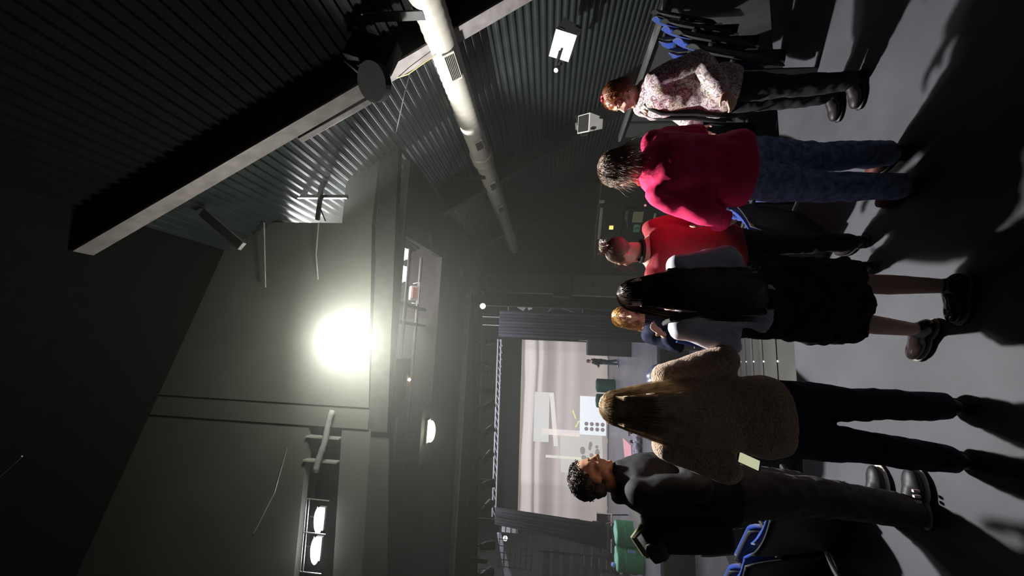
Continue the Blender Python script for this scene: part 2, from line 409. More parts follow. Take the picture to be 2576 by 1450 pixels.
tag(m.build('flexible_duct', mat('flex_duct_grey', (0.2, 0.2, 0.19), 0.6), smooth=True), 'thin grey flexible hose running along the bulkhead slot', 'duct')
r = empty('bulkhead_lamp', (-1.70, 7.2, 4.105), 0, 'glowing oval lamp under the soffit over the stage header', 'lamp')
MB().ell((0, 0, 0.02), (0.2, 0.07, 0.085), None, 18).build('diffuser', emis('soffit_lamp_glow', (1.0, 0.95, 0.8), 22), r, smooth=True)
MB().box((0, 0.02, 0.09), (0.44, 0.2, 0.052), None, 0.01).build('lamp_body', GREYP, r)
# spiral duct, straight along the roof with collars and grilles
r = empty('spiral_duct', (3.3, 0, 3.22), 0, 'long pale spiral ventilation duct under the sloping roof', 'duct')
def duct(y0, y1, rad, nm, x=0.0, z=0.0):
    bm = MB(); pts = []; rs = []
    n = int((y1 - y0) / 0.03)
    for i in range(n + 1):
        pts.append((x, y0 + (y1 - y0) * i / n, z)); rs.append(rad + (0.006 if i % 4 == 0 else 0))
    bm.tube(pts, rs, 24).build(nm, GALV, r, smooth=True)
duct(2.6, 5.95, 0.165, 'duct_section'); duct(5.95, 6.25, 0.19, 'collar'); duct(6.25, 9.2, 0.165, 'duct_section', 0.02); duct(9.2, 12.6, 0.155, 'duct_section', 0.03)
def grille(y, l, wd, a):
    n = Vector((-math.sin(a), 0, math.cos(a))); t = Vector((math.cos(a), 0, math.sin(a)))
    R = Matrix((t, Vector((0, 1, 0)), n)).transposed()
    f = MB().box(n * 0.168 + Vector((0, y, 0)), (wd, l, 0.03), R, 0.004).build('grille', mat('grille_frame', (0.4, 0.38, 0.33), 0.5), r)
    m = MB()
    for k in range(6): m.box(n * 0.184 + t * (wd * (-0.35 + 0.14 * k)) + Vector((0, y, 0)), (wd * 0.08, l * 0.86, 0.008), R)
    m.build('grille_slats', BLACK, f)
for y, l in ((3.75, 0.42), (5.45, 0.25), (7.0, 0.3), (8.3, 0.3)): grille(y, l, 0.14, math.radians(118))
for y, lb in ((3.05, 'nearest flat strap holding the spiral duct to the roof'), (6.6, 'flat strap on the spiral duct past its collar')):
    tag(MB().box((3.14, y, 3.55), (0.02, 0.1, 0.62)).build('duct_hanger', STEEL), lb, 'strap')
tag(MB().tube([(3.14, 3.55, 3.28), (2.95, 3.6, 3.6), (2.9, 3.75, 4.2)], 0.006).build('cable', mat('yellow_cable', (0.45, 0.38, 0.15), 0.5)), 'thin yellowish cable looping off the near end of the duct', 'cable')
tag(MB().tube([(3.6, 3.3, 3.3), (3.1, 4.2, 3.9), (2.95, 4.9, 4.3), (2.9, 5.1, 4.5)], 0.008).build('cable', BLACK), 'black cable slung across the corrugated roof above the duct', 'cable')
# big round dish hanging near the roof
r = empty('round_dish', (2.55, 3.2, 3.76), 0, 'big dark round dish hanging below the roof bars', 'reflector')
q = Euler((math.radians(70), 0, math.radians(-35)))
MB().cyl((0, 0, -0.04), (0, 0, 0.04), 0.185, 32).build('dish', mat('dish_black', (0.006, 0.006, 0.006), 0.9, spec=0.1), r).rotation_euler = q
MB().tube([(0, 0, 0), (0.12, 0.02, 0.16), (0.3, 0.05, 0.36)], 0.03).build('arm', STEEL, r)
MB().box((0.33, 0, 0.05), (0.3, 0.16, 0.5), Euler((0, math.radians(20), 0)), 0.02).build('lamp_housing', VOID, r)
# lattice frame of the gallery over the bulkhead
r = empty('lattice_frame', (2.4, 5.0, 5.6), 0, 'dark steel lattice frame standing in the lit gap of the bulkhead', 'frame')
def V(*p): return tuple(a - b_ for a, b_ in zip(p, (2.4, 5.0, 5.6)))
for p, q_, rad, nm in (((3.03, 5, 5.66), (3.01, 5, 4.75), 0.03, 'post'), ((2.65, 5, 6.2), (2.69, 5, 4.95), 0.024, 'post'), ((2.08, 5, 7.14), (2.08, 5, 5.0), 0.034, 'post'),
                       ((3.03, 5, 5.64), (2.1, 5, 6.2), 0.026, 'brace'), ((2.98, 5, 5.07), (2.1, 5, 5.47), 0.026, 'brace'), ((2.63, 5, 6.36), (1.72, 5, 6.36), 0.045, 'rail'), ((2.3, 5, 5.43), (1.72, 5, 5.43), 0.034, 'rail'), ((2.08, 5, 7.0), (3.0, 5, 5.75), 0.022, 'brace')):
    MB().tube([V(*p), V(*q_)], rad).build(nm, STEEL, r)
for i, pts in enumerate((((1.67, 5.02, 6.3), (1.2, 5.05, 6.24), (0.69, 5.1, 6.19)), ((1.68, 5.02, 5.42), (1.2, 5.04, 5.41), (0.83, 5.1, 5.37)), ((2.7, 4.96, 5.2), (2.4, 4.94, 5.28), (2.2, 4.96, 5.45), (1.9, 4.98, 5.4), (1.7, 5.0, 5.3)))):
    tag(MB().tube(pts, 0.009).build('cable', mat('cable_grey', (0.25, 0.24, 0.22), 0.6) if i < 2 else BLACK), ['long grey cable hanging across the upper bulkhead board', 'shorter grey cable hanging across the lower bulkhead board', 'black cable knotted round the lattice frame'][i], 'cable')
# things seen through the lighting slot: lit pipes, tubes and a floodlight
for i, (x0, x1, y, z, rad) in enumerate(((1.6, 1.42, 6.2, 4.5, 0.026), (1.28, 1.02, 6.2, 4.5, 0.026))):
    r = empty('fluorescent_tube', ((x0 + x1) / 2, y, z), 0, ['lit fluorescent tube in the lighting slot, the one nearer the roof slope', 'lit fluorescent tube in the lighting slot, the one nearer the work light'][i], 'lamp', 'tubes in the lighting slot')
    MB().cyl((-(x0 - x1) / 2, 0, 0), ((x0 - x1) / 2, 0, 0), rad, 12).build('tube', emis('pink_white_tube', (1.0, 0.86, 0.88), 9), r, smooth=True)
    MB().box((0, 0, 0.05), (x0 - x1 + 0.04, 0.06, 0.05)).build('tube_holder', WHITE, r)
for i, (y, z) in enumerate(((6.15, 4.42), (6.85, 4.46))):
    tag(MB().tube([(1.6, y, z), (-2.3, y, z)], 0.03, 10).build('lighting_bar', mat('dull_bar', (0.1, 0.1, 0.1), 0.5, 0.3)), ['lighting bar crossing the slot, the one nearer the seats', 'lighting bar crossing the slot, the one nearer the stage'][i], 'pipe', 'bars across the lighting slot')
for i, (x, y) in enumerate(((0.62, 6.4), (0.3, 6.4))):
    tag(MB().box((x, y, 4.5), (0.05, 1.9, 0.1)).build('slot_joist', MATS['dull_bar'] if i else STEEL), ['dark joist across the lighting slot beside the lit tube', 'pale joist across the lighting slot next to the dark one'][i], 'beam')
r = empty('floodlight', (0.85, 6.5, 4.42), 0, 'white floodlight hanging on a bar in the lit slot', 'lamp')
MB().box((0, 0, 0), (0.26, 0.16, 0.16), Euler((0.5, 0, 0)), 0.03).build('housing', WHITE, r)
MB().box((0, -0.06, -0.05), (0.2, 0.02, 0.1), Euler((0.5, 0, 0)), 0.005).build('glass', mat('flood_glass', (0.6, 0.3, 0.25), 0.2), r)
MB().tube([(-0.18, 0, 0.02), (-0.2, -0.05, -0.12), (0.2, -0.05, -0.12), (0.18, 0, 0.02)], 0.012).build('yoke', PIPE, r)
r = empty('slot_fitting', (-0.74, 5.86, 4.12), 0, 'small dark fitting with one bright glint below the bulkhead beam', 'lamp')
MB().box((0, 0, 0.065), (0.4, 0.07, 0.07), None, 0.01).build('fitting', mat('fitting_grey', (0.16, 0.15, 0.14), 0.5), r)
MB().ell((0.12, -0.03, 0.0), (0.022, 0.022, 0.022)).build('lens', emis('painted_glint', (1, 0.97, 0.95), 9), r, smooth=True)  # reflected glint on the fitting, made as a small glowing ball
MB().box((0.1, 0, -0.0), (0.14, 0.02, 0.03)).build('bracket', mat('rust_brown', (0.18, 0.09, 0.03), 0.7), r)
# small board fixings seen on the soffits
for i, (x, y, z, sx, sy, lb) in enumerate(((1.9, 6.5, Z0 - 0.015, 0.18, 0.14, 'small grey box on the soffit edge nearest the roof slope'), (1.75, 9.1, Z0 - 0.015, 0.16, 0.3, 'pale oval plate on the soffit farther along'), (1.7, 12.2, Z0 - 0.015, 0.12, 0.5, 'thin pale plate on the farthest soffit by the column'))):
    tag(MB().box((x, y, z), (sx, sy, 0.03), None, 0.01).build('ceiling_plate', GREYP), lb, 'plate')
# lit spotlight by the stage header
r = empty('spotlight', (1.17, 11.6, 4.05), 0, 'small lit spotlight under the far soffit beside the black pier', 'lamp')
MB().tube([(0, 0.18, 0.05), (0, -0.02, 0)], [0.06, 0.1], 16).build('housing', BLACK, r)
MB().cyl((0, -0.025, 0), (0, -0.03, -0.001), 0.085, 18).build('lens', emis('spot_lens', (1, 0.95, 0.85), 20), r)
MB().tube([(-0.12, 0.06, 0), (-0.12, 0.06, 0.14), (0.12, 0.06, 0.14), (0.12, 0.06, 0)], 0.012).build('yoke', STEEL, r)
MB().tube([(0, 0.06, 0.14), (0, 0.06, 0.3)], 0.015).build('clamp', STEEL, r)
# header front bar with lanterns
r = empty('front_bar', (-4.6, 12.6, 4.1), 0, 'long dark lighting bar along the bottom of the stage header', 'pipe')
MB().tube([(-6, 0, -0.28), (6.0, 0, 0.24)], 0.035).build('bar', STEEL, r)
MB().tube([(-6, 0, -0.05), (6.0, 0, 0.47)], 0.02).build('upper_bar', STEEL, r)
ORD = ['first', 'second', 'third', 'fourth', 'fifth', 'sixth', 'seventh', 'eighth', 'ninth', 'tenth', 'eleventh']
def lantern(x, i):
    z = 4.1 + (x + 4.6) * 0.0433 - 0.02
    r = empty('stage_lantern', (x, 12.6, z), random.uniform(-0.5, 0.5), 'black stage lantern on the front lighting bar, %s from the right' % ORD[i], 'stage light', 'lanterns on the front lighting bar')
    a = random.uniform(0.3, 0.9)
    MB().tube([(0, -0.18 * math.cos(a), -0.3 + 0.18 * math.sin(a)), (0, 0.05, -0.3), (0, 0.28 * math.cos(a), -0.3 - 0.28 * math.sin(a))], [0.09, 0.12, 0.13], 14).build('housing', mat('lantern_black', (0.02, 0.02, 0.021), 0.5), r)
    MB().tube([(-0.15, 0, -0.3), (-0.15, 0, -0.1), (0.15, 0, -0.1), (0.15, 0, -0.3)], 0.014).build('yoke', STEEL, r)
    MB().box((0, 0, -0.04), (0.06, 0.08, 0.14), None, 0.01).build('clamp', STEEL, r)
for i, x in enumerate((0.05, -0.65, -1.6, -2.1, -2.9, -3.7, -4.5, -5.2, -6.3, -7.1)): lantern(x, i)
for i, x in enumerate((-0.95, -6.65)):
    tag(MB().box((x, 12.5, 4.02 + (x + 4.6) * 0.0433), (0.13, 0.14, 0.62), None, 0.01).build('header_speaker', mat('grey_case', (0.13, 0.135, 0.12), 0.6)), ['upright grey column box on the front bar, the one at the right', 'upright grey column box on the front bar, the one at the left'][i], 'speaker')
tag(MB().box((-2.1, 9.75, 4.0), (0.03, 0.06, 0.02)).box((-3.6, 12.84, 4.75), (0.2, 0.06, 0.42), None, 0.01).build('wall_box', GREYP), 'small grey box on the stage header left of the soffit lamp', 'box')
# loudspeakers hung from the roof
def pa(loc, rz, lb, big):
    r = empty('wall_speaker', loc, rz, lb, 'speaker', 'white loudspeakers hung from the roof')
    s = 1.0
    m = MB().slab([(-0.15, -0.13, -0.12), (0.15, -0.13, -0.12), (0.09, 0.14, -0.12), (-0.09, 0.14, -0.12)], (0, 0, 0.36))
    cb = m.build('cabinet', WHITE, r)
    MB().box((0, -0.135, 0.06), (0.26, 0.012, 0.3), None, 0.004).build('grille', mat('speaker_grille', (0.03, 0.03, 0.03), 0.6), r)
    MB().tube([(-0.17, 0, 0.1), (-0.17, 0, 0.3), (0.17, 0, 0.3), (0.17, 0, 0.1)], 0.014).build('bracket', BLACK, r)
    MB().tube([(0, 0, 0.3), (0.03, 0, 0.42), (0.2, 0, 0.5)], 0.022).build('arm', BLACK, r)
    MB().box((0.08, 0.1, -0.125), (0.03, 0.08, 0.02), None, 0.004).box((-0.1, -0.07, -0.125), (0.03, 0.08, 0.02), None, 0.004).build('handle', BLACK, r)
    MB().cyl((-0.05, 0, 0.45), (0.07, 0, 0.47), 0.03).build('clamp', PIPE, r)
    return r
pa((4.0, 4.3, 1.82), 0, 'white loudspeaker hung nearest on the roof slope above the end seats', True).rotation_euler = (math.radians(-75), math.radians(20), math.radians(20))
pa((3.85, 6.0, 1.3), 0, 'smaller looking white loudspeaker hung farther along the roof slope', False).rotation_euler = (math.radians(-60), math.radians(0), math.radians(-25))
# upper left: slim wires and bars of the black roof void
for i, pts in enumerate((((-0.6, 2.2, 6.6), (-1.9, 2.4, 7.4)), ((-1.15, 3.0, 6.5), (-1.9, 3.1, 7.35)), ((-0.45, 2.6, 7.0), (-0.75, 2.65, 6.85), (-0.9, 2.7, 6.4)), ((-1.6, 5.245, 5.62), (-2.2, 5.245, 5.72), (-2.75, 5.245, 5.95)))):
    tag(MB().tube(pts, 0.006 if i != 2 else 0.01).build('steel_wire', WIRE), ['bright taut wire high in the black roof void, nearest the corner', 'bright taut wire high in the roof void, below the corner one', 'short bent wire high in the roof void', 'thin wire hanging bent on the bulkhead left of the work light'][i], 'wire')

# ================================================================== DOOR WALL
def dw(t, z, off=0.0): return WD0 + wdir * t + wn * off + Vector((0, 0, z))
DRZ = math.atan2(wdir.y, wdir.x)
def on_door(name, t, z, lb, cat): return empty(name, dw(t, z, 0.0), DRZ, lb, cat)
r = empty('door_1', dw(2.2, -3.05 + 0.0), DRZ); tag(r, kind='structure')
# in this frame x runs along the wall to the right, -y faces the hall
MB().box((0, -0.03, 1.3), (1.0, 0.05, 2.6), None, 0.006).build('door_leaf', mat('door_dark', (0.022, 0.023, 0.02), 0.6), r)
m = MB(); m.box((-0.54, -0.04, 1.33), (0.08, 0.08, 2.66)).box((0.54, -0.04, 1.33), (0.08, 0.08, 2.66)).box((0, -0.04, 2.66), (1.16, 0.08, 0.08)); m.build('door_frame', BLACK, r)
MB().tube([(-0.32, -0.12, 1.72), (0.38, -0.12, 1.72)], 0.035, 10).box((-0.34, -0.09, 1.72), (0.07, 0.12, 0.14), None, 0.01).build('push_bar', WHITE, r)
m = MB().box((0.3, -0.09, 2.6), (0.3, 0.07, 0.09), None, 0.008); m.tube([(0.15, -0.12, 2.58), (-0.1, -0.2, 2.53)], 0.014); m.build('door_closer', GREYP, r)
o = on_door('notice', 2.42, -0.82, 'yellow paper notice pinned on the dark door', 'notice')
MB().box((0, -0.065, 0), (0.36, 0.006, 0.32)).build('paper', mat('yellow_paper', (0.62, 0.6, 0.36), 0.8, var=0.05), o)
m = MB()
for k in range(5): m.box((0.0, -0.069, 0.1 - 0.05 * k), (0.24 - 0.03 * (k % 3), 0.002, 0.01))
m.build('printed_lines', mat('faint_print', (0.4, 0.38, 0.2), 0.8), o)
o = on_door('exit_sign', 2.03, -0.84, 'green and white running man sign on the dark door', 'sign')
MB().box((0, -0.065, 0), (0.26, 0.008, 0.2)).build('sign_plate', mat('sign_green', (0.3, 0.6, 0.42), 0.6), o)
m = MB().ell((0.0, -0.072, 0.05), (0.022, 0.004, 0.022)).tube([(0.0, -0.072, 0.03), (0.01, -0.072, -0.02), (0.05, -0.072, -0.06)], 0.012).tube([(0.01, -0.072, -0.02), (-0.02, -0.072, -0.07)], 0.012).tube([(-0.04, -0.072, 0.0), (0.0, -0.072, 0.025), (0.045, -0.072, 0.005)], 0.01)
m.build('running_figure', mat('sign_dark', (0.02, 0.1, 0.05), 0.6), o)
o = on_door('alarm_light', 2.83, -0.98, 'small red round call point beside the yellow notice', 'alarm')
MB().cyl((0, -0.07, 0), (0, -0.11, 0), 0.06).build('red_body', mat('alarm_red', (0.45, 0.03, 0.06), 0.4), o)
MB().cyl((0, -0.11, 0), (0, -0.118, 0), 0.035).build('pink_centre', emis('alarm_glow', (1.0, 0.55, 0.6), 0.5), o)
o = on_door('emergency_lamp', 2.05, -0.02, 'small glowing yellow lamp above the dark door', 'lamp')
MB().box((0, -0.03, 0), (0.2, 0.06, 0.17), None, 0.01).build('base', mat('lamp_brown', (0.2, 0.11, 0.03), 0.6), o)
MB().box((0, -0.07, 0), (0.13, 0.03, 0.13), None, 0.012).build('glow_cover', emis('yellow_glow', (1.0, 0.62, 0.15), 1.6), o)
o = on_door('batten_light', 2.25, 0.35, 'unlit white tube light over the dark door', 'lamp')
MB().cyl((-0.6, -0.08, 0), (0.5, -0.08, 0), 0.055, 14).build('tube_cover', WHITE, o)
MB().box((0.68, -0.06, 0.02), (0.1, 0.06, 0.16), None, 0.01).build('end_box', WHITE, o)
tag(MB().tube([dw(0.9, 0.42, 0.04), dw(2.0, 0.47, 0.04), dw(3.0, 0.44, 0.04), dw(3.9, 0.42, 0.04)], 0.025).build('cable_pipe', mat('dull_pipe', (0.2, 0.19, 0.12), 0.6)), 'dull cable pipe running along the wall above the tube light', 'pipe')
o = on_door('fire_notice', 3.42, -0.12, 'small white and red notice right of the dark door', 'notice')
MB().box((0, -0.01, 0), (0.2, 0.008, 0.26)).build('white_sheet', WHITE, o)
MB().box((0, -0.016, -0.03), (0.14, 0.004, 0.13)).build('red_panel', mat('notice_red', (0.35, 0.03, 0.04), 0.6), o)
o = on_door('fire_extinguisher', 3.68, -1.25, 'red fire extinguisher with a pale label right of the door', 'fire extinguisher')
MB().tube([(0, -0.12, 0), (0, -0.12, 0.42), (0, -0.12, 0.5), (0, -0.12, 0.54)], [0.085, 0.085, 0.05, 0.02], 16).build('cylinder', mat('extinguisher_red', (0.4, 0.03, 0.03), 0.4), o, smooth=True)
MB().box((0, -0.2, 0.22), (0.1, 0.02, 0.22)).build('label', mat('label_cream', (0.5, 0.46, 0.3), 0.6), o)
MB().tube([(0, -0.12, 0.54), (0.02, -0.16, 0.6), (0.08, -0.2, 0.52)], 0.015).box((0, -0.02, 0.2), (0.1, 0.04, 0.05)).build('valve', BLACK, o)
# grey speaker box and switch on the column
o = empty('column_speaker', (2.05, 12.8, 1.52), 0, 'dark grey loudspeaker box fixed across the column and black pier', 'speaker')
MB().box((0, 0, 0), (0.72, 0.34, 0.62), None, 0.02).build('cabinet', mat('box_dark_grey', (0.05, 0.052, 0.04), 0.7), o)
MB().box((0.0, -0.175, 0.02), (0.6, 0.02, 0.5), None, 0.004).build('grille', mat('box_grille', (0.035, 0.036, 0.03), 0.8), o)
o = empty('wall_socket', (2.2, 12.985, 0.45), 0, 'small black socket box low on the grey column', 'socket')
MB().box((0, -0.02, 0), (0.14, 0.05, 0.12), None, 0.006).build('box', BLACK, o); MB().ell((0, -0.05, 0), (0.015, 0.008, 0.015)).build('indicator', GREYP, o)
m = MB().tube([(1.84, 12.95, 3.5), (1.83, 12.95, 1.86)], 0.028)
tag(m.build('conduit', mat('conduit_grey', (0.3, 0.3, 0.29), 0.5)), 'upright conduit on the column edge above the speaker box', 'pipe')
tag(MB().tube([(1.8, 12.95, 1.18), (1.78, 12.95, -0.4)], 0.028).build('conduit', MATS['conduit_grey']), 'upright conduit on the column edge below the speaker box', 'pipe')
# ================================================================== STAGE
ZS = -1.9
# projection screen with the projected picture on it
def screen_mat():
    m = bpy.data.materials.new('projected_cloth'); m.use_nodes = True; nt = m.node_tree; N = nt.nodes; L = nt.links
    b = N['Principled BSDF']; b.inputs['Roughness'].default_value = 0.9; b.inputs['Base Color'].default_value = (0.12, 0.11, 0.105, 1)
    g = N.new('ShaderNodeNewGeometry'); sp = N.new('ShaderNodeSeparateXYZ'); L.new(g.outputs['Position'], sp.inputs[0])
    nx = N.new('ShaderNodeTexNoise'); nx.noise_dimensions = '2D'; nx.inputs['Scale'].default_value = 0.5; nx.inputs['Detail'].default_value = 3
    mp = N.new('ShaderNodeMapping'); mp.inputs['Scale'].default_value = (0.25, 1, 1)
    cb = N.new('ShaderNodeCombineXYZ'); L.new(sp.outputs['X'], cb.inputs[0]); L.new(sp.outputs['Z'], cb.inputs[1]); L.new(cb.outputs[0], mp.inputs[0]); L.new(mp.outputs[0], nx.inputs['Vector'])
    ad = N.new('ShaderNodeMath'); ad.operation = 'MULTIPLY_ADD'; ad.inputs[1].default_value = 0.35; L.new(nx.outputs['Fac'], ad.inputs[0]); L.new(sp.outputs['Z'], ad.inputs[2])
    mr = N.new('ShaderNodeMapRange'); mr.inputs[1].default_value = -1.9 + 0.17; mr.inputs[2].default_value = 3.7 + 0.17; L.new(ad.outputs[0], mr.inputs[0])
    cr = N.new('ShaderNodeValToRGB'); L.new(mr.outputs[0], cr.inputs[0])
    E_ = cr.color_ramp.elements
    stops = [(0.0, (0.4, 0.35, 0.31)), (0.12, (0.47, 0.42, 0.39)), (0.3, (0.42, 0.37, 0.36)), (0.42, (0.58, 0.53, 0.51)), (0.5, (0.47, 0.42, 0.4)), (0.56, (0.6, 0.54, 0.52)), (0.62, (0.36, 0.31, 0.3)), (0.68, (0.3, 0.26, 0.25)), (0.73, (0.42, 0.37, 0.35)),
             (0.755, (0.72, 0.66, 0.64)), (0.785, (0.66, 0.6, 0.58)), (0.8, (0.28, 0.24, 0.25)), (0.815, (0.34, 0.3, 0.3)), (0.835, (0.7, 0.64, 0.63)), (0.87, (0.84, 0.77, 0.76)), (0.935, (0.8, 0.72, 0.71)), (0.955, (0.3, 0.25, 0.23)), (1.0, (0.42, 0.37, 0.3))]
    while len(E_) < len(stops): E_.new(0.5)
    for e, (p, c) in zip(E_, stops): e.position = p; e.color = (*c, 1)
    # broad uprights where the picture is darker: the two ends
    rx = N.new('ShaderNodeValToRGB'); mx_ = N.new('ShaderNodeMapRange'); mx_.inputs[1].default_value = -10.3; mx_.inputs[2].default_value = 0.35; L.new(sp.outputs['X'], mx_.inputs[0]); L.new(mx_.outputs[0], rx.inputs[0])
    e2 = rx.color_ramp.elements
    st2 = [(0.0, 0.8), (0.16, 0.8), (0.2, 0.98), (0.6, 1.0), (0.93, 1.0), (0.95, 0.86), (1.0, 0.84)]
    while len(e2) < len(st2): e2.new(0.5)
    for e, (p, c) in zip(e2, st2): e.position = p; e.color = (c, c, c, 1)
    mu = N.new('ShaderNodeMix'); mu.data_type = 'RGBA'; mu.blend_type = 'MULTIPLY'; mu.inputs[0].default_value = 1; L.new(cr.outputs[0], mu.inputs[6]); L.new(rx.outputs[0], mu.inputs[7])
    L.new(mu.outputs[2], b.inputs['Emission Color']); b.inputs['Emission Strength'].default_value = 0.86
    return m
r = empty('projection_screen', (-4.9, 24.4, ZS), 0, 'huge pale stage backdrop screen showing a faint streaky projected picture', 'screen')
bm = MB(); b = bm.bm; nx_ = 60; cols = []
for i in range(nx_ + 1):
    x = -5.4 + 10.65 * i / nx_; yv = 0.05 * math.sin(i * 0.9) + 0.03 * math.sin(i * 2.3)
    cols.append([b.verts.new((x, yv, z)) for z in (0.03, 0.4, 2.0, 5.62)])
for a, c in zip(cols, cols[1:]):
    for k in range(3): b.faces.new((a[k], c[k], c[k + 1], a[k + 1]))
so = bm.build('cloth', screen_mat(), r, smooth=True); md = so.modifiers.new('thickness', 'SOLIDIFY'); md.thickness = 0.02
MB().box((-0.07, 0.0, 0.04), (10.65, 0.12, 0.05)).build('hem_bar', mat('hem', (0.3, 0.3, 0.36), 0.8), r)
def patch(x0, x1, z0, z1, col, es, nm='projected_patch', sk=0.0):
    MB().slab([(x0 + 4.9, -0.12, z0 + 1.9), (x1 + 4.9, -0.12, z0 + 1.9 + sk), (x1 + 4.9, -0.12, z1 + 1.9 + sk), (x0 + 4.9, -0.12, z1 + 1.9)], (0, 0.012, 0)).build(nm, emis('proj_%g_%g_%g_%g' % (*col, es), col, es), r)
patch(-5.3, -3.0, -1.75, -0.15, (0.72, 0.76, 0.78), 0.78)          # white sheet
patch(-5.45, -5.1, -0.15, 2.2, (0.62, 0.57, 0.55), 0.75)
patch(-7.6, -5.3, -1.6, 0.95, (0.5, 0.49, 0.45), 0.72, sk=0.1)
patch(-6.1, -2.9, 1.15, 1.42, (0.6, 0.58, 0.54), 0.7, sk=0.35)
patch(-5.9, -2.9, 1.75, 2.7, (0.5, 0.5, 0.47), 0.72)
patch(-6.8, -6.65, -1.0, 1.9, (0.6, 0.58, 0.52), 0.7)
patch(-4.4, -3.9, 0.05, 0.14, (0.62, 0.62, 0.25), 0.8, sk=0.2); patch(-4.9, -4.5, 0.05, 0.14, (0.62, 0.62, 0.25), 0.8, sk=-0.2)
patch(-7.2, -7.0, -1.0, -0.3, (0.55, 0.72, 0.35), 0.8)
m = MB()
for i in range(4):
    for j in range(2): m.ell((-4.95 + 0.3 * j + 4.9, -0.135, -0.55 - 0.33 * i + 1.9), (0.12, 0.01, 0.12))
m.build('projected_dots', emis('proj_dots', (0.22, 0.18, 0.19), 0.7), r)
m = MB(); random.seed(3)
for i in range(12): m.ell((random.uniform(-7.2, -5.8) + 4.9, -0.135, random.uniform(-1.3, -0.2) + 1.9), (random.uniform(0.08, 0.22), 0.01, random.uniform(0.08, 0.16)))
m.build('projected_blots', emis('proj_blots', (0.24, 0.23, 0.22), 0.75), r)
# borders and legs
struct('trim_7', MB().slab([(-10.6, 23.6, 3.45), (0.6, 23.6, 3.6), (0.6, 23.6, 4.35), (-10.6, 23.6, 4.3)], (0, 0.03, 0)), BDRAPE)
def drape(name, x0, x1, y, z0, z1, mtl, lb, amp=0.06, n=40, cut=None, lean=0.0):
    bm = MB(); b = bm.bm; cols = []
    for i in range(n + 1):
        t = i / n; x = x0 + (x1 - x0) * t; yv = y + amp * math.sin(i * 1.35) + amp * 0.5 * math.sin(i * 0.47)
        zt = z1 if cut is None else z1 + (cut - z1) * t
        cols.append([b.verts.new((x + lean * (1 - k / 3) * (1.6 - t) + 0.02 * math.sin(k + i), yv * 1.0, z0 + (zt - z0) * k / 3)) for k in range(4)])
    for a, c in zip(cols, cols[1:]):
        for k in range(3): b.faces.new((a[k], c[k], c[k + 1], a[k + 1]))
    o = bm.build(name, mtl, None, smooth=True); s_ = o.modifiers.new('thickness', 'SOLIDIFY'); s_.thickness = 0.02
    return tag(o, lb, 'curtain')
drape('stage_curtain', 0.28, 1.35, 14.6, ZS + 0.01, 3.9, mat('black_blue_drape', (0.05, 0.05, 0.068), 0.95), 'dark blue grey curtain hanging at the right edge of the screen')
drape('stage_curtain', 0.75, 2.6, 15.4, ZS + 0.01, 2.35, DRAPE, 'lighter blue grey curtain with a slanted top beside the black pier', 0.05, 40, 1.2)
drape('stage_curtain', -6.5, -5.95, 14.5, -0.3, 3.7, mat('left_leg_drape', (0.03, 0.03, 0.036), 0.95), 'black curtain hanging down at the left of the screen', 0.05, 30, None, -0.3)
tag(MB().tube([(0.7, 15.3, 2.5), (1.7, 15.3, 1.75), (2.6, 15.3, 1.1)], 0.03).build('rope', mat('pale_rope', (0.5, 0.5, 0.5), 0.8)), 'thick pale rope along the slanted curtain top', 'rope')
tag(MB().tube([(1.62, 15.2, 1.75), (1.5, 15.15, 1.2), (1.32, 15.15, 0.75), (1.4, 15.15, 0.5), (1.62, 15.15, 0.55)], 0.02).build('cable', mat('pale_cable', (0.35, 0.35, 0.33), 0.7)), 'thin pale cable looping over the lighter blue curtain', 'cable')
# lit rigging seen above the slanted curtain
RIGW = mat('rig_white', (0.6, 0.58, 0.55), 0.6)
tag(MB().box((0.82, 16.4, 3.05), (0.1, 0.08, 1.9)).box((0.86, 16.3, 2.75), (0.16, 0.06, 0.9)).tube([(0.82, 16.4, 4.0), (0.82, 16.4, 7.0)], 0.015).build('rig_ladder', RIGW), 'pale upright board of the flies above the slanted curtain', 'board')
tag(MB().tube([(1.18, 16.3, 4.0), (1.2, 16.3, 2.0)], 0.03).tube([(1.0, 16.3, 3.75), (2.0, 16.3, 3.75)], 0.02).tube([(1.05, 16.3, 2.5), (1.5, 16.3, 2.5)], 0.02).tube([(1.18, 16.3, 4.0), (1.18, 16.3, 7.0)], 0.02).build('rig_pipe', PIPE), 'steel pipe frame in the flies above the slanted curtain', 'pipe')
random.seed(11)
for i in range(6):
    x, z = 0.98 + 0.17 * (i % 3), 3.9 - 0.42 * (i // 3) - 0.1 * (i % 2)
    r = empty('rig_lamp', (x, 16.6, z), random.uniform(-1, 1), 'small stage lamp in the flies over the slanted curtain, %s of six' % ORD[i], 'stage light', 'lamps in the flies')
    MB().tube([(0, -0.1, 0), (0, 0.12, 0.04)], [0.09, 0.05], 10).build('housing', GREYP if i % 2 else RIGW, r); MB().cyl((0, -0.1, 0), (0, -0.11, 0), 0.07, 12).build('lens', WHITE, r); MB().tube([(0, 0, 0.05), (0, 0, 7.0 - z)], 0.012).build('hanger', STEEL, r)
tag(MB().box((1.85, 17.0, 3.15), (0.5, 0.1, 0.35), Euler((0, 0.5, 0))).box((1.75, 17.0, 2.85), (0.25, 0.1, 0.2), Euler((0, -0.4, 0))).tube([(1.85, 17.0, 3.2), (1.85, 17.0, 7.0)], 0.012).build('scenery_flat', RIGW), 'tilted pale panel high in the right wing', 'panel')
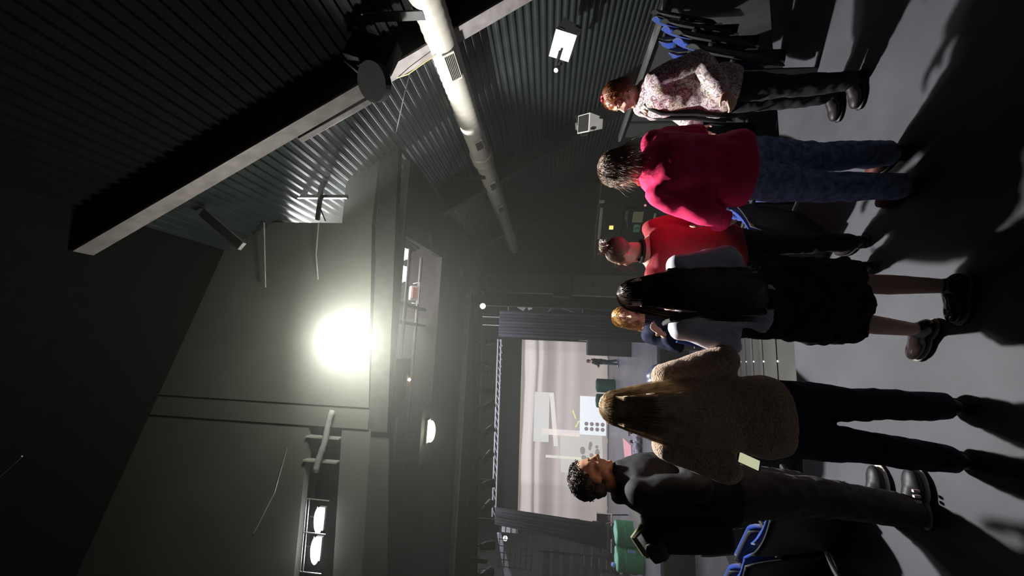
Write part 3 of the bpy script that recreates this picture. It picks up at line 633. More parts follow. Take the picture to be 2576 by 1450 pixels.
# bright strip in the flies between front bar and black border
r = empty('fly_truss', (-4.9, 23.0, 4.75), 0, 'brightly lit pale truss in the flies just above the black border', 'truss')
m = MB()
for z in (0.0, 0.2): m.tube([(-5.0, 0, z - 0.06), (5.2, 0, z + 0.1)], 0.04)
m.build('chord', mat('truss_bright', (0.5, 0.5, 0.55), 0.4), r)
m = MB()
for i in range(24): m.tube([(-4.9 + i * 0.42, 0, 0.0), (-4.9 + (i + 1) * 0.42, 0, 0.2)], 0.022)
MB().tube([(-3, 0, 0.2), (-3, 0, 2.25)], 0.01).tube([(3, 0, 0.25), (3, 0, 2.25)], 0.01).build('hanger', STEEL, r)
m.build('lacing', MATS['truss_bright'], r)
# left wing: wire cage, shelves, slatted rack
r = empty('wire_cage', (-7.6, 15.6, 2.9), 0, 'wire mesh cage lit from behind high in the left wing', 'cage')
m = MB()
for i in range(8): m.tube([(-0.85 + 0.24 * i, 0, -0.55), (-0.85 + 0.24 * i, 0, 0.75)], 0.016, 6)
for i in range(7): m.tube([(-0.9, 0, -0.55 + 0.21 * i), (0.9, 0, -0.55 + 0.21 * i)], 0.016, 6)
m.build('mesh', STEEL, r); MB().tube([(-0.8, 0, 0.7), (-0.8, 0, 4.1)], 0.012).tube([(0.8, 0, 0.7), (0.8, 0, 4.1)], 0.012).build('hanger', STEEL, r)
MB().box((0.55, 0.25, 0.35), (0.6, 0.02, 0.65)).build('backing_board', mat('cage_board', (0.5, 0.48, 0.5), 0.7), r)
MB().ell((0.1, 0.1, 0.5), (0.1, 0.05, 0.09)).build('lamp', emis('cage_lamp', (0.95, 0.95, 1), 2.5), r)
tag(MB().slab([(-9.2, 15.8, 3.0), (-7.4, 15.8, 3.6), (-7.4, 15.8, 3.75), (-9.2, 15.8, 3.3)], (0, 0.1, 0)).build('wing_beam', mat('wing_beam_paint', (0.3, 0.3, 0.34), 0.7)), 'slanted pale beam at the top of the left wing', 'beam')
r = empty('scenery_rack', (-8.85, 17.7, ZS), 0, 'tall dark slatted scenery rack in the left wing', 'rack')
m = MB()
for i in range(9): m.box((0.0 + 0.1 * (i % 2), 0.02 * i, 0.3 + 0.42 * i), (2.6, 0.06, 0.3))
m.build('boards', mat('rack_boards', (0.05, 0.048, 0.045), 0.8, var=0.4, scale=5), r)
for x in (-1.2, 0.0, 1.2): MB().box((x, 0.1, 2.0), (0.08, 0.08, 4.0)).build('post', STEEL, r)
r = empty('step_ladder', (-8.77, 16.95, ZS), 0, 'dark step ladder leaning on the rack in the left wing', 'ladder')
m = MB()
for s_ in (-0.2, 0.2): m.tube([(s_, 0, 0.0), (s_, 0.3, 2.3)], 0.022)
m.build('rail', STEEL, r)
for i in range(7): MB().box((0, 0.04 + 0.04 * i, 0.3 + 0.3 * i), (0.4, 0.06, 0.025)).build('rung', PIPE, r)
for i, z in enumerate((0.0, 0.72)):
    o = empty('padded_case', (-9.75, 17.3, ZS + z + 0.005), 0, ['dark padded box at the far left of the stage, the lower one', 'dark padded box at the far left of the stage, the upper one'][i], 'box', 'padded boxes in the left wing')
    MB().box((0, 0, 0.34), (0.9, 0.5, 0.68), None, 0.1).build('body', mat('case_dark', (0.05, 0.05, 0.052), 0.7), o)
    MB().box((0, -0.255, 0.34), (0.2, 0.02, 0.04)).build('handle', BLACK, o)
tag(MB().ell((-8.2, 16.0, -0.785), (0.085, 0.085, 0.085)).build('ball', mat('pale_blue_ball', (0.3, 0.4, 0.85), 0.5), smooth=True), 'small pale blue ball lying on the middle green drum', 'ball')
# green drums
GREEN = mat('green_drum_paint', (0.05, 0.25, 0.11), 0.6, var=0.2, scale=6); GTOP = mat('pale_green_lid', (0.3, 0.62, 0.5), 0.6)
def drum(x, y, rad, h, lb, grp, top=GTOP, side=GREEN, n=40):
    r = empty('green_drum', (x, y, ZS + 0.002), random.random(), lb, 'drum', grp)
    prof = [(0.0, rad * 0.97), (0.03, rad), (h * 0.33, rad), (h * 0.34, rad * 1.015), (h * 0.36, rad), (h * 0.66, rad), (h * 0.67, rad * 1.015), (h * 0.69, rad), (h - 0.03, rad), (h, rad * 0.97)]
    MB().tube([(0, 0, z) for z, _ in prof], [q for _, q in prof], n).build('barrel', side, r, smooth=False)
    m = MB()
    for k in range(4):
        a = k * PI / 2
        m.ell((rad * 0.45 * math.cos(a), rad * 0.45 * math.sin(a), h), (rad * 0.5, rad * 0.5, 0.045))
    m.build('padded_lid', top, r, smooth=True)
    m = MB()
    m.tube([(rad * math.cos(a) * 1.012, rad * math.sin(a) * 1.012, h - 0.1 - 0.25 * math.sin((a) * 1.0) ** 2) for a in [i * 0.1 for i in range(16)]], 0.012); m.build('strap', mat('strap_green', (0.1, 0.28, 0.14), 0.7), r)
    return r
drum(-7.15, 16.25, 0.43, 0.98, 'pale topped green drum nearest the screen in the row of three', 'three green drums')
drum(-8.02, 16.1, 0.43, 0.98, 'middle green drum of the three at stage left', 'three green drums')
drum(-8.88, 15.35, 0.43, 0.98, 'green drum cut off by the photo edge at the end of the three', 'three green drums')
tag(MB().box((-7.56, 15.74, -1.42), (0.1, 0.02, 0.28)).build('blue_tag', mat('blue_tag_paper', (0.3, 0.42, 0.75), 0.7)), 'small blue tag between the first two big green drums', 'tag')
DG = mat('dark_green_drum', (0.012, 0.06, 0.045), 0.6)
drum(-2.1, 22.2, 0.38, 1.0, 'dark green drum far upstage against the screen, right one of two', 'two dark green drums', DG, DG, 24)
drum(-2.95, 22.2, 0.38, 1.0, 'dark green drum far upstage half behind the blonde head, left one of two', 'two dark green drums', DG, DG, 24)
# speaker stack and rack at stage right
r = empty('speaker_stack', (0.13, 17.85, ZS + 0.002), 0, 'big square black cabinet standing on stage right', 'cabinet')
for k in range(2):
    c = MB().box((0, 0.3, 0.5 + 1.0 * k), (0.94, 0.7, 0.985), None, 0.02).build('cabinet', mat('cabinet_black', (0.045, 0.045, 0.043), 0.7), r)
    MB().box((0, -0.06, 0.5 + 1.0 * k), (0.84, 0.02, 0.88), None, 0.01).build('grille', mat('cabinet_grille', (0.04, 0.04, 0.039), 0.85), c)
r = empty('equipment_rack', (0.72, 19.4, ZS + 0.002), 0, 'open steel frame rack behind the big black cabinet', 'rack')
for x in (-0.35, 0.35):
    for y in (0, 0.4): MB().tube([(x, y, 0), (x, y, 2.25)], 0.025).build('post', PIPE if x < 0 else STEEL, r)
for z in (0.3, 1.3, 2.23): MB().box((0, 0.2, z), (0.74, 0.46, 0.04)).build('shelf', STEEL, r)
MB().tube([(0.1, -0.05, 0.25), (0.1, -0.05, 1.95)], 0.02).tube([(-0.1, -0.05, 0.3), (-0.1, -0.05, 1.95)], 0.02).build('broom_handles', mat('wood_pole', (0.45, 0.4, 0.3), 0.6), r)
MB().box((0.1, 0.1, 0.14), (0.5, 0.35, 0.28), None, 0.05).build('bundle', mat('bundle_blue', (0.04, 0.045, 0.07), 0.8), r)
r = empty('pole_speaker', (1.42, 15.0, ZS + 0.002), 0, 'small black speaker on a pole by the lighter blue curtain', 'speaker')
MB().box((0, 0, 2.36), (0.52, 0.3, 0.26), None, 0.02).build('cabinet', mat('pole_speaker_black', (0.02, 0.02, 0.022), 0.6), r)
MB().box((0, 0, 2.5), (0.5, 0.3, 0.03)).build('top_edge', GREYP, r)
MB().tube([(0, 0, 0.35), (0, 0, 2.23)], 0.025).build('pole', BLACK, r)
for k in range(3): MB().tube([(0, 0, 0.6), (0.4 * math.cos(k * 2.1 + .5), 0.4 * math.sin(k * 2.1 + .5), 0.0)], 0.018).build('leg', BLACK, r)
# stage steps
r = empty('stage_steps', (0.62, 13.68, -3.0), 0, 'black steps with white nosings up to the stage', 'steps')
for k in range(4):
    zt = 0.24 * (k + 1) - 0.02
    st = MB().box((0, -0.9 + 0.24 * k, zt / 2), (1.05, 0.26, zt), None, 0.004).build('step', STAGEBLK, r)
    MB().box((0, -1.02 + 0.24 * k, zt + 0.004), (0.98, 0.04, 0.012)).build('white_nosing', mat('nosing_white', (0.75, 0.75, 0.75), 0.6), st)
for s_ in (-0.56, 0.56): MB().slab([(s_, -1.05, 0), (s_, -0.03, 0), (s_, -0.03, 1.05), (s_, -0.2, 1.05), (s_, -1.05, 0.26)], (0.03, 0, 0)).build('side_panel', STAGEBLK, r)
tag(MB().box((-0.95, 14.42, ZS + 0.006), (1.6, 0.06, 0.01)).build('hazard_tape', mat('tape', (0.35, 0.33, 0.3), 0.6)), 'strip of dashed tape along the front of the stage floor', 'tape')
# small things on the stage floor
o = MB().slab([(-4.35, 19.8, ZS + 0.004), (-4.25, 17.95, ZS + 0.004), (-5.05, 17.7, ZS + 0.004), (-5.25, 19.3, ZS + 0.004)], (0, 0, 0.012)).build('pink_mat', mat('pink_paper', (0.85, 0.42, 0.45), 0.8, var=0.05)); tag(o, 'flat pink sheet lying on the stage floor', 'mat')
m = MB(); random.seed(5)
for i in range(16):
    t = i / 15; m.ell((-4.5 + 1.25 * t, 16.2 + 0.1 * math.sin(i * 2.2), ZS + 0.16 + 0.03 * math.sin(i * 1.7)), (0.14, 0.2 + 0.04 * math.sin(i * 3.1), 0.13 + 0.04 * math.sin(i * 1.3)))
tag(m.build('blanket_bundle', mat('lilac_grey_cloth', (0.4, 0.37, 0.45), 0.9), voxel=0.03, sm=1, disp=0.14, dscale=0.12), 'crumpled lilac grey blanket rolled up near the stage front', 'blanket')
for i, x in enumerate((-3.5, -3.86)):
    o = empty('shoe', (x, 17.0, ZS + 0.002), 0.3, ['black shoe beside the grey blanket, the right one', 'black shoe beside the grey blanket, the left one'][i], 'shoe', 'shoes by the grey blanket')
    MB().box((0, 0, 0.02), (0.12, 0.3, 0.04), None, 0.015).build('sole', STEEL, o); MB().ell((0, -0.05, 0.09), (0.07, 0.14, 0.07)).ell((0, 0.08, 0.13), (0.07, 0.08, 0.12)).build('upper', BLACK, o, smooth=True)
tag(MB().box((-3.75, 18.4, ZS + 0.02), (0.4, 0.06, 0.03), Euler((0, 0, 0.5))).build('black_stick', BLACK), 'short black stick by the pink sheet', 'stick')
o = empty('blue_ball', (-5.75, 19.2, ZS + 0.002), 0, 'shiny blue cushion on the stage beside the man with folded arms', 'cushion')
MB().ell((0, 0, 0.17), (0.26, 0.26, 0.17)).build('pad', mat('blue_satin', (0.03, 0.12, 0.75), 0.5), o, smooth=True); MB().ell((0, 0, 0.335), (0.03, 0.03, 0.015)).build('button', SEATBLUE, o)
o = empty('folded_towel', (-6.95, 19.9, ZS + 0.002), 0.3, 'blue and white striped bundle behind the neck of the curly haired man', 'towel')
for k in range(3): MB().box((0, 0, 0.06 + 0.1 * k), (0.9, 0.35, 0.09), None, 0.03).build('fold', mat('towel_white' if k % 2 else 'towel_blue', (0.5, 0.5, 0.6) if k % 2 else (0.12, 0.15, 0.4), 0.9), o)
# framed sign board in front of the left wing and its hanging cord
r = empty('frame_board', (-8.3, 18.6, -1.25), 0, 'dark red board in a white tube frame at stage left', 'board')
MB().tube([(-0.75, 0, 0.1), (0.85, 0, 0.1), (0.85, 0, 0.78), (-0.75, 0, 0.78)], 0.045, closed=True).build('tube_frame', mat('frame_white', (0.6, 0.57, 0.53), 0.6), r)
MB().box((0.05, 0.05, 0.44), (1.6, 0.04, 0.66)).build('panel', mat('board_maroon', (0.05, 0.02, 0.028), 0.7), r)
MB().box((0.68, 0.02, 0.2), (0.2, 0.02, 0.12)).build('grey_plate', GREYP, r)
for x in (-0.7, 0.8): MB().tube([(x, 0.05, 0.1), (x, 0.2, -0.65)], 0.03).build('leg', STEEL, r)
m = MB().tube([(-0.75, -0.02, 0.75), (-0.95, -0.04, 0.9), (-1.0, -0.04, 0.5), (-0.78, -0.02, 0.3)], 0.03); m.build('cord', mat('cord_cream', (0.4, 0.37, 0.3), 0.8), r)
# white marker studs along the stair edge
for k in range(6):
    y = STEP0 + TREAD * (k + 1) - 0.06; x = -0.05 - 0.02 * k
    o = MB().cyl((x, y, -RISE * (k + 1) - 0.004), (x, y, -RISE * (k + 1) + 0.01), 0.011, 10).build('step_marker', mat('marker_white', (0.85, 0.85, 0.85), 0.5, emit=(1, 1, 1), es=0.25)); tag(o, 'white marker stud on the dark stairs, %s stair down from the platform' % ORD[k], 'marker', 'marker studs down the stairs')

# ================================================================== SEATS
def make_seat():
    r = empty('theatre_seat')
    # faces +Y; backrest pad in front of a hard shell, seat tipped up
    def pad(nm, c, sx, sz, t, mtl, tilt, bow):
        bm = MB(); b = bm.bm; nu, nv = 10, 10; F_ = []; B_ = []
        for i in range(nu + 1):
            for j in range(nv + 1):
                u = i / nu * 2 - 1; v = j / nv * 2 - 1
                k = 0.86 + 0.14 * (1 - abs(v) ** 4) if v > 0 else 1.0
                x = u * sx / 2 * k; z = v * sz / 2; rim = (1 - u ** 6) * (1 - v ** 6)
                yb = bow * (u * u) + z * tilt
                F_.append(b.verts.new((c[0] + x, c[1] + yb + t * rim, c[2] + z))); B_.append(b.verts.new((c[0] + x, c[1] + yb - 0.01, c[2] + z)))
        g = lambda i, j: i * (nv + 1) + j
        for i in range(nu):
            for j in range(nv):
                b.faces.new((F_[g(i, j)], F_[g(i + 1, j)], F_[g(i + 1, j + 1)], F_[g(i, j + 1)])); b.faces.new((B_[g(i, j)], B_[g(i, j + 1)], B_[g(i + 1, j + 1)], B_[g(i + 1, j)]))
        for i in range(nu):
            for j0 in (0, nv): b.faces.new((F_[g(i, j0)], B_[g(i, j0)], B_[g(i + 1, j0)], F_[g(i + 1, j0)]) if j0 == 0 else (F_[g(i, j0)], F_[g(i + 1, j0)], B_[g(i + 1, j0)], B_[g(i, j0)]))
        for j in range(nv):
            for i0 in (0, nu): b.faces.new((F_[g(i0, j)], F_[g(i0, j + 1)], B_[g(i0, j + 1)], B_[g(i0, j)]))
        return bm.build(nm, mtl, r, smooth=True)
    pad('backrest', (0, 0.02, 0.58), 0.46, 0.5, 0.06, SEATBLUE, -0.18, 0.03)
    pad('back_shell', (0, -0.035, 0.545), 0.5, 0.62, 0.035, SEATSHELL, -0.18, 0.03)
    s_ = pad('seat_pan', (0, 0.2, 0.5), 0.44, 0.42, 0.07, SEATBLUE, 0.12, 0.0)
    pad('pan_shell', (0, 0.165, 0.5), 0.46, 0.44, 0.02, SEATSHELL, 0.12, 0.0)
    for x in (-0.255, 0.255):
        MB().box((x, 0.14, 0.62), (0.035, 0.3, 0.035), None, 0.01).build('armrest', SEATSHELL, r)
        MB().box((x, 0.12, 0.31), (0.03, 0.12, 0.62), None, 0.006).build('leg', SEATSHELL, r)
    return r
SIDE_TXT = {1: 'right', -1: 'left'}
proto = None
for sgn, lst in ((1, SEATS_R), (-1, SEATS_L)):
    cnt = {}
    for row, s in lst:
        if proto is None: o = proto = make_seat()
        else: o = copy_tree(proto)
        p = row_pt(sgn, row, s); o.location = p; a = (math.atan2(0.71, -0.7) if sgn > 0 else math.atan2(0.8, 0.6)) - PI / 2
        if row < 0: o.location.z = 0.0
        o.rotation_euler = (0, 0, a)
        n = cnt.get(row, 0); cnt[row] = n + 1
        rn = {-1: 'hindmost', 0: 'second', 1: 'third', 2: 'fourth', 3: 'fifth', 4: 'sixth'}[row]
        tag(o, 'blue tip-up seat, %s row %s of the stairs, %s place from the aisle' % (rn, SIDE_TXT[sgn], ORD[n]), 'seat', 'tip-up seats %s of the stairs' % SIDE_TXT[sgn])
# ================================================================== PEOPLE
SKIN = mat('skin_light', (0.6, 0.38, 0.29), 0.55, var=0.06, scale=20)
SKIN_T = mat('skin_tan', (0.36, 0.18, 0.1), 0.5, var=0.06, scale=20)


def hair_mat(name, col, rough=0.4):
    m = mat(name, col, rough, var=0.35, scale=30, spec=0.5)
    b = m.node_tree.nodes['Principled BSDF']; b.inputs['Anisotropic'].default_value = 0.5
    return m


def seg(a, b, t): return Vector(a).lerp(Vector(b), t)


class Person:
    """stands at its root facing +Y; all joints given in fractions of the height H"""

    def __init__(s, name, loc, yaw, H, label, girth=1.0, skin=SKIN, arms=None, legs=None, head=(0, 0, 0), voxel=0.011, lean=0.0, female=True, group=None, neck=1.0):
        s.H = H; s.skin = skin; s.voxel = voxel; s.g = girth
        s.root = empty(name, loc, yaw, label, 'person', group)
        h = H; s.lean = lean
        J = s.J = {}
        V3 = lambda x, y, z: Vector((x * h, y * h, z * h))
        s.V3 = V3
        sw = 0.1 if female else 0.112
        lx = lambda z: lean * max(0, z - 0.53)
        for sg, sd in ((-1, 'L'), (1, 'R')):
            J['sh' + sd] = V3(sg * sw * (0.5 + 0.5 * girth), -0.005 + lx(.81), 0.808)
            a = (arms or {}).get(sd) or ((sg * (sw + 0.035), -0.015, 0.635), (sg * (sw + 0.04), 0.03, 0.49))
            J['el' + sd] = V3(*a[0]); J['wr' + sd] = V3(*a[1])
            l = (legs or {}).get(sd) or ((sg * 0.052, 0.005, 0.275), (sg * 0.055, -0.01, 0.045))
            J['hp' + sd] = V3(sg * 0.05, 0, 0.5); J['kn' + sd] = V3(*l[0]); J['an' + sd] = V3(*l[1])
        J['neck'] = V3(0, -0.012 + lx(.84), 0.845); J['head'] = V3(0, 0.008 + lx(.93), 0.932)
        hy, hp, hr = head
        s.HR = Euler((hp, hr, hy), 'XYZ').to_matrix()
        s.fing = {}

    def hp(s, x, y, z): return s.J['head'] + s.HR @ (Vector((x, y, z)) * s.H)

    def torso_rings(s, inf=0.0, z0=0.5, z1=0.86, flare=0.0):
        base = [(0.48, 0.088, 0.066), (0.52, 0.098, 0.074), (0.56, 0.096, 0.072), (0.62, 0.082, 0.063), (0.68, 0.084, 0.066), (0.74, 0.094, 0.072), (0.785, 0.1, 0.068), (0.815, 0.094, 0.055), (0.835, 0.066, 0.043), (0.86, 0.036, 0.036)]
        out = []
        for z, a, d in base:
            if z < z0 - 0.001 or z > z1 + 0.001: continue
            k = flare * max(0, (0.75 - z))
            out.append((z * s.H, (a * s.g + inf + k) * s.H, (d * s.g + inf + k * 0.6) * s.H, (-0.004 + s.lean * max(0, z - 0.53)) * s.H))
        return out

    def hand(s, mb, sd, d, n, curl=0.5, spread=0.16, thumb=1):
        """palm from the wrist along d, palm normal n; five fingers bent by curl towards n"""
        h = s.H; w_ = s.J['wr' + sd]; d = Vector(d).normalized(); n = Vector(n); n = (n - d * n.dot(d)).normalized(); side = d.cross(n)
        k = h / 1.7
        pc = w_ + d * 0.05 * k
        R = Matrix((side, d, n)).transposed()
        mb.ell(pc, (0.04 * k, 0.052 * k, 0.016 * k), R, 14)
        mb.cap(w_ - d * 0.01, 0.022 * k, pc, 0.024 * k, 10)
        for i, ln in enumerate((0.068, 0.078, 0.072, 0.056)):
            off = (i - 1.5) * 0.0195 * k
            b0 = w_ + d * 0.09 * k + side * off * 1.0
            dd = (d + side * (i - 1.5) * spread * 0.4).normalized()
            a1, a2, a3 = curl * 0.6, curl * 1.5, curl * 2.2
            f = lambda a: dd * math.cos(a) + n * math.sin(a)
            p1 = b0 + f(a1) * ln * 0.45 * k; p2 = p1 + f(a2) * ln * 0.32 * k; p3 = p2 + f(a3) * ln * 0.25 * k
            mb.chain([b0, p1, p2, p3], [0.0098 * k, 0.009 * k, 0.0082 * k, 0.0072 * k], 10)
        t0 = w_ + d * 0.03 * k + side * thumb * -0.03 * k
        t1 = t0 + (d * 0.6 - side * thumb * 0.7 + n * 0.35).normalized() * 0.035 * k; t2 = t1 + (d * 0.85 - side * thumb * 0.25 + n * 0.5).normalized() * 0.032 * k
        mb.chain([t0, t1, t2], [0.013 * k, 0.0105 * k, 0.0085 * k], 10)

    def body(s, hands=None, ears=True, fine=None):
        h = s.H; J = s.J; mb = MB(); P = s.hp
        # head
        mb.ell(P(0, -0.006, 0.018), (0.043 * h, 0.054 * h, 0.049 * h), s.HR, 24)
        mb.cap(P(0, 0.014, -0.012), 0.037 * h, P(0, 0.026, -0.046), 0.02 * h)
        mb.ell(P(0, 0.033, 0.016), (0.033 * h, 0.016 * h, 0.02 * h), s.HR)
        for sg in (-1, 1):
            mb.ell(P(sg * 0.021, 0.032, -0.014), (0.016 * h, 0.014 * h, 0.014 * h), s.HR)
            mb.ell(P(sg * 0.014, 0.044, 0.013), (0.014 * h, 0.006 * h, 0.004 * h), s.HR)
            mb.ell(P(sg * 0.03, 0.008, -0.035), (0.01 * h, 0.02 * h, 0.016 * h), s.HR)
            if ears:
                mb.ell(P(sg * 0.043, -0.004, -0.006), (0.005 * h, 0.011 * h, 0.018 * h), s.HR @ Euler((-0.2, 0, sg * 0.3)).to_matrix())
        mb.chain([P(0, 0.047, 0.008), P(0, 0.055, -0.006), P(0, 0.061, -0.014)], [0.005 * h, 0.0062 * h, 0.0075 * h], 10)
        for sg in (-1, 1): mb.ell(P(sg * 0.008, 0.052, -0.0155), (0.006 * h, 0.007 * h, 0.005 * h), s.HR)
        mb.ell(P(0, 0.047, -0.0285), (0.013 * h, 0.0068 * h, 0.0036 * h), s.HR)
        mb.ell(P(0, 0.0455, -0.0365), (0.0115 * h, 0.0068 * h, 0.0045 * h), s.HR)
        mb.ell(P(0, 0.04, -0.055), (0.012 * h, 0.011 * h, 0.010 * h), s.HR)
        # neck, trunk
        mb.cap(J['neck'] - Vector((0, 0.004 * h, 0.03 * h)), 0.034 * h, P(0, -0.014, -0.03), 0.03 * h)
        mb.loft(s.torso_rings())
        for sd in 'LR':
            mb.chain([J['sh' + sd], J['el' + sd], seg(J['el' + sd], J['wr' + sd], 0.35), J['wr' + sd]], [0.031 * h, 0.024 * h, 0.024 * h, 0.0155 * h])
            mb.chain([J['hp' + sd], J['kn' + sd], seg(J['kn' + sd], J['an' + sd], 0.35), J['an' + sd]], [0.05 * h, 0.031 * h, 0.032 * h, 0.021 * h])
            fd = (hands or {}).get('f' + sd, (0, 1, 0)); fd = Vector(fd)
            mb.cap(J['an' + sd] - Vector((0, 0, 0.008 * h)), 0.017 * h, J['an' + sd] + fd * 0.055 * h - Vector((0, 0, 0.02 * h)), 0.011 * h)
            hd = (hands or {}).get(sd)
            if hd is None:
                d = (J['wr' + sd] - J['el' + sd]).normalized(); hd = (d, (-1 if sd == 'R' else 1, 0.2, 0), 0.45)
            s.hand(mb, sd, *hd)
        return mb.build('body', s.skin, s.root, voxel=fine or s.voxel, sm=2)

    def eyes(s, iris=(0.05, 0.03, 0.02)):
        h = s.H
        for sg in (-1, 1):
            e = MB().ell(s.hp(sg * 0.0165, 0.0365, 0.0035), (0.0075 * h,) * 3).build('eye', mat('eye_white', (0.6, 0.57, 0.54), 0.3), s.root, smooth=True)
            MB().ell(s.hp(sg * 0.0165, 0.0425, 0.0035), (0.0038 * h, 0.002 * h, 0.0038 * h), s.HR).build('iris', mat('iris_dark', iris, 0.2), e, smooth=True)
            MB().chain([s.hp(sg * 0.006, 0.0495, 0.0155), s.hp(sg * 0.017, 0.0475, 0.018), s.hp(sg * 0.029, 0.039, 0.0155)], [0.0018 * h, 0.0022 * h, 0.0012 * h], 8).build('eyebrow', mat('brow_dark', (0.03, 0.02, 0.015), 0.8), s.root)

    def top(s, m, name='top', inf=0.009, hem=0.5, sleeve=1.0, collar=0.845, flare=0.0, disp=0.03, dsc=0.09, extra=None, arm_r=None):
        h = s.H; J = s.J; mb = MB()
        mb.loft(s.torso_rings(inf, hem, collar, flare), 28)
        a = arm_r or (0.031 + inf, 0.027 + inf, 0.021 + inf)
        for sd in 'LR':
            sh, el, wr = J['sh' + sd], J['el' + sd], J['wr' + sd]
            inn = Vector((0, sh.y * 0.5, 0.77 * h)); mb.cap(seg(sh, inn, 0.5), 0.04 * h, sh, a[0] * h)
            if sleeve <= 0.5: mb.chain([sh, seg(sh, el, sleeve * 2)], [a[0] * h, (a[1] + 0.006) * h])
            else:
                e = seg(el, wr, (sleeve - 0.5) * 2 * 0.94)
                mb.chain([sh, el, e], [a[0] * h, a[1] * h, a[2] * h])
        if extra: extra(mb, s)
        return mb.build(name, m, s.root, voxel=s.voxel * 1.1, sm=3, disp=disp * h * 0.55, dscale=dsc * 1.3)

    def trousers(s, m, name='trousers', inf=0.006, waist=0.575, cuff=0.97, disp=0.012, legs_r=None, skirt=False):
        h = s.H; J = s.J; mb = MB()
        mb.loft(s.torso_rings(inf * 0.6, 0.48, waist + 0.01), 28)
        lr = legs_r or (0.054, 0.036, 0.037, 0.029)
        for sd in 'LR':
            e = seg(J['kn' + sd], J['an' + sd], cuff)
            mb.chain([J['hp' + sd] + Vector((0, -0.006 * h, 0)), seg(J['hp' + sd], J['kn' + sd], .5), J['kn' + sd], seg(J['kn' + sd], J['an' + sd], 0.4), e], [(lr[0] + inf) * h, ((lr[0] + lr[1]) / 2 + inf + 0.003) * h, (lr[1] + inf) * h, (lr[2] + inf) * h, (lr[3] + inf) * h])
        return mb.build(name, m, s.root, voxel=s.voxel * 1.1, sm=3, disp=disp * h, dscale=0.07)

    def shoes(s, m, sole=None, dirs=None, fat=1.0, toe=None):
        h = s.H
        for sd in 'LR':
            a = s.J['an' + sd]; fd = Vector((dirs or {}).get(sd, (0, 1, 0))).normalized(); sdv = Vector((fd.y, -fd.x, 0))
            R = Matrix((sdv, fd, Vector((0, 0, 1)))).transposed(); zb = a.z - 0.045 * h
            mb = MB(); k = h / 1.7 * fat
            o = lambda y, z: a + fd * y * k + Vector((0, 0, zb - a.z + z * k))
            mb.ell(o(0.11, 0.045), (0.045 * k, 0.085 * k, 0.032 * k), R).ell(o(-0.01, 0.05), (0.038 * k, 0.06 * k, 0.045 * k), R).cap(o(-0.005, 0.06), 0.04 * k, o(0.0, 0.11), 0.04 * k).cap(o(0.02, 0.075), 0.035 * k, o(0.1, 0.05), 0.034 * k)
            sh = mb.build('shoe', m, s.root, voxel=0.009, sm=2)
            mb = MB(); mb.ell(o(0.11, 0.017), (0.049 * k, 0.093 * k, 0.014 * k), R).ell(o(0.0, 0.017), (0.041 * k, 0.075 * k, 0.014 * k), R)
            mb.build('sole', sole or STEEL, sh, smooth=True)

    # ---------------- hair
    def cap_hair(s, m, name='hair', gr=1.0, back=None, extra=None, disp=0.02, dsc=0.03, off=0.0, nape=1.0):
        h = s.H; P = s.hp; mb = MB()
        mb.ell(P(0, -0.012 - off, 0.022 + off * 0.6), (0.049 * h * gr, 0.058 * h * gr, 0.052 * h * gr), s.HR, 24)
        mb.ell(P(0, -0.032 + 0.012 * (1 - nape) * 4, -0.008 + 0.02 * (1 - nape) * 4), (0.044 * h * gr * nape, 0.036 * h * gr * nape, 0.042 * h * gr * nape), s.HR)
        if back:
            for p, r in back: pass
            mb.chain([p for p, r in back], [r for p, r in back])
        if extra: extra(mb, s)
        return mb.build(name, m, s.root, voxel=s.voxel * 0.8, sm=1, disp=disp * h, dscale=dsc)

    def strands(s, m, parent, n, length, seed=1, wave=0.0, rad=0.0014, spread=0.02, gr=1.08, inward=0.02, fringe=False, lo=0.5, hang=None, start=0.85, nseg=11):
        """many thin strands that leave the parting, follow the skull and hang down"""
        rnd = random.Random(seed); h = s.H; mb = MB()
        a, b_, c = 0.047 * h * gr, 0.056 * h * gr, 0.052 * h * gr
        for i in range(n):
            ph = rnd.uniform(0, 2 * PI); front = math.sin(ph) > 0.45
            if front and not fringe and rnd.random() < 0.75: ph = rnd.choice((rnd.uniform(-1.9, 0.3), rnd.uniform(2.85, 4.4)))
            th0 = rnd.uniform(0.02, start); L_ = length * h * rnd.uniform(lo, 1.0); k = rnd.uniform(0.97, 1.07)
            pts = []; hung = 0; last = None; w0 = rnd.uniform(0, 6.28); wa = wave * rnd.uniform(0.4, 1.2) * h; dx, dy = rnd.uniform(-1, 1) * spread * h, rnd.uniform(-1, 1) * spread * h
            tot = L_; step = tot / nseg; th = th0; phc = ph
            for j in range(nseg + 1):
                if th < 1.62:
                    x, y, z = a * k * math.sin(th) * math.cos(phc), b_ * k * math.sin(th) * math.sin(phc), c * k * math.cos(th)
                    p = s.hp(0, -0.01, 0.02) + s.HR @ Vector((x, y, z)); last = p; th += step / (0.053 * h)
                    sy = math.sin(phc)
                    if sy > 0.2: phc += (0.2 if math.cos(phc) < 0 else -0.2)
                else:
                    hung += step; f = hung / max(0.001, tot)
                    cx = s.J['head'].x; p = last + Vector((dx * f - (last.x - cx) * inward * f * 10 * 0.3, dy * f - 0.25 * f * 0.1 * h, -hung))
                    if hang: p = hang(p, f, last)
                w2 = math.sin(w0 + j * 1.15) * wa
                pts.append(p + Vector((w2, w2 * 0.6, 0)))
            rr = [rad * h / 1.7 * (1.0 - 0.65 * (j / nseg)) for j in range(nseg + 1)]
            mb.tube(pts, rr, 3, cap=False)
        return mb.build('hair_strands', m, parent)


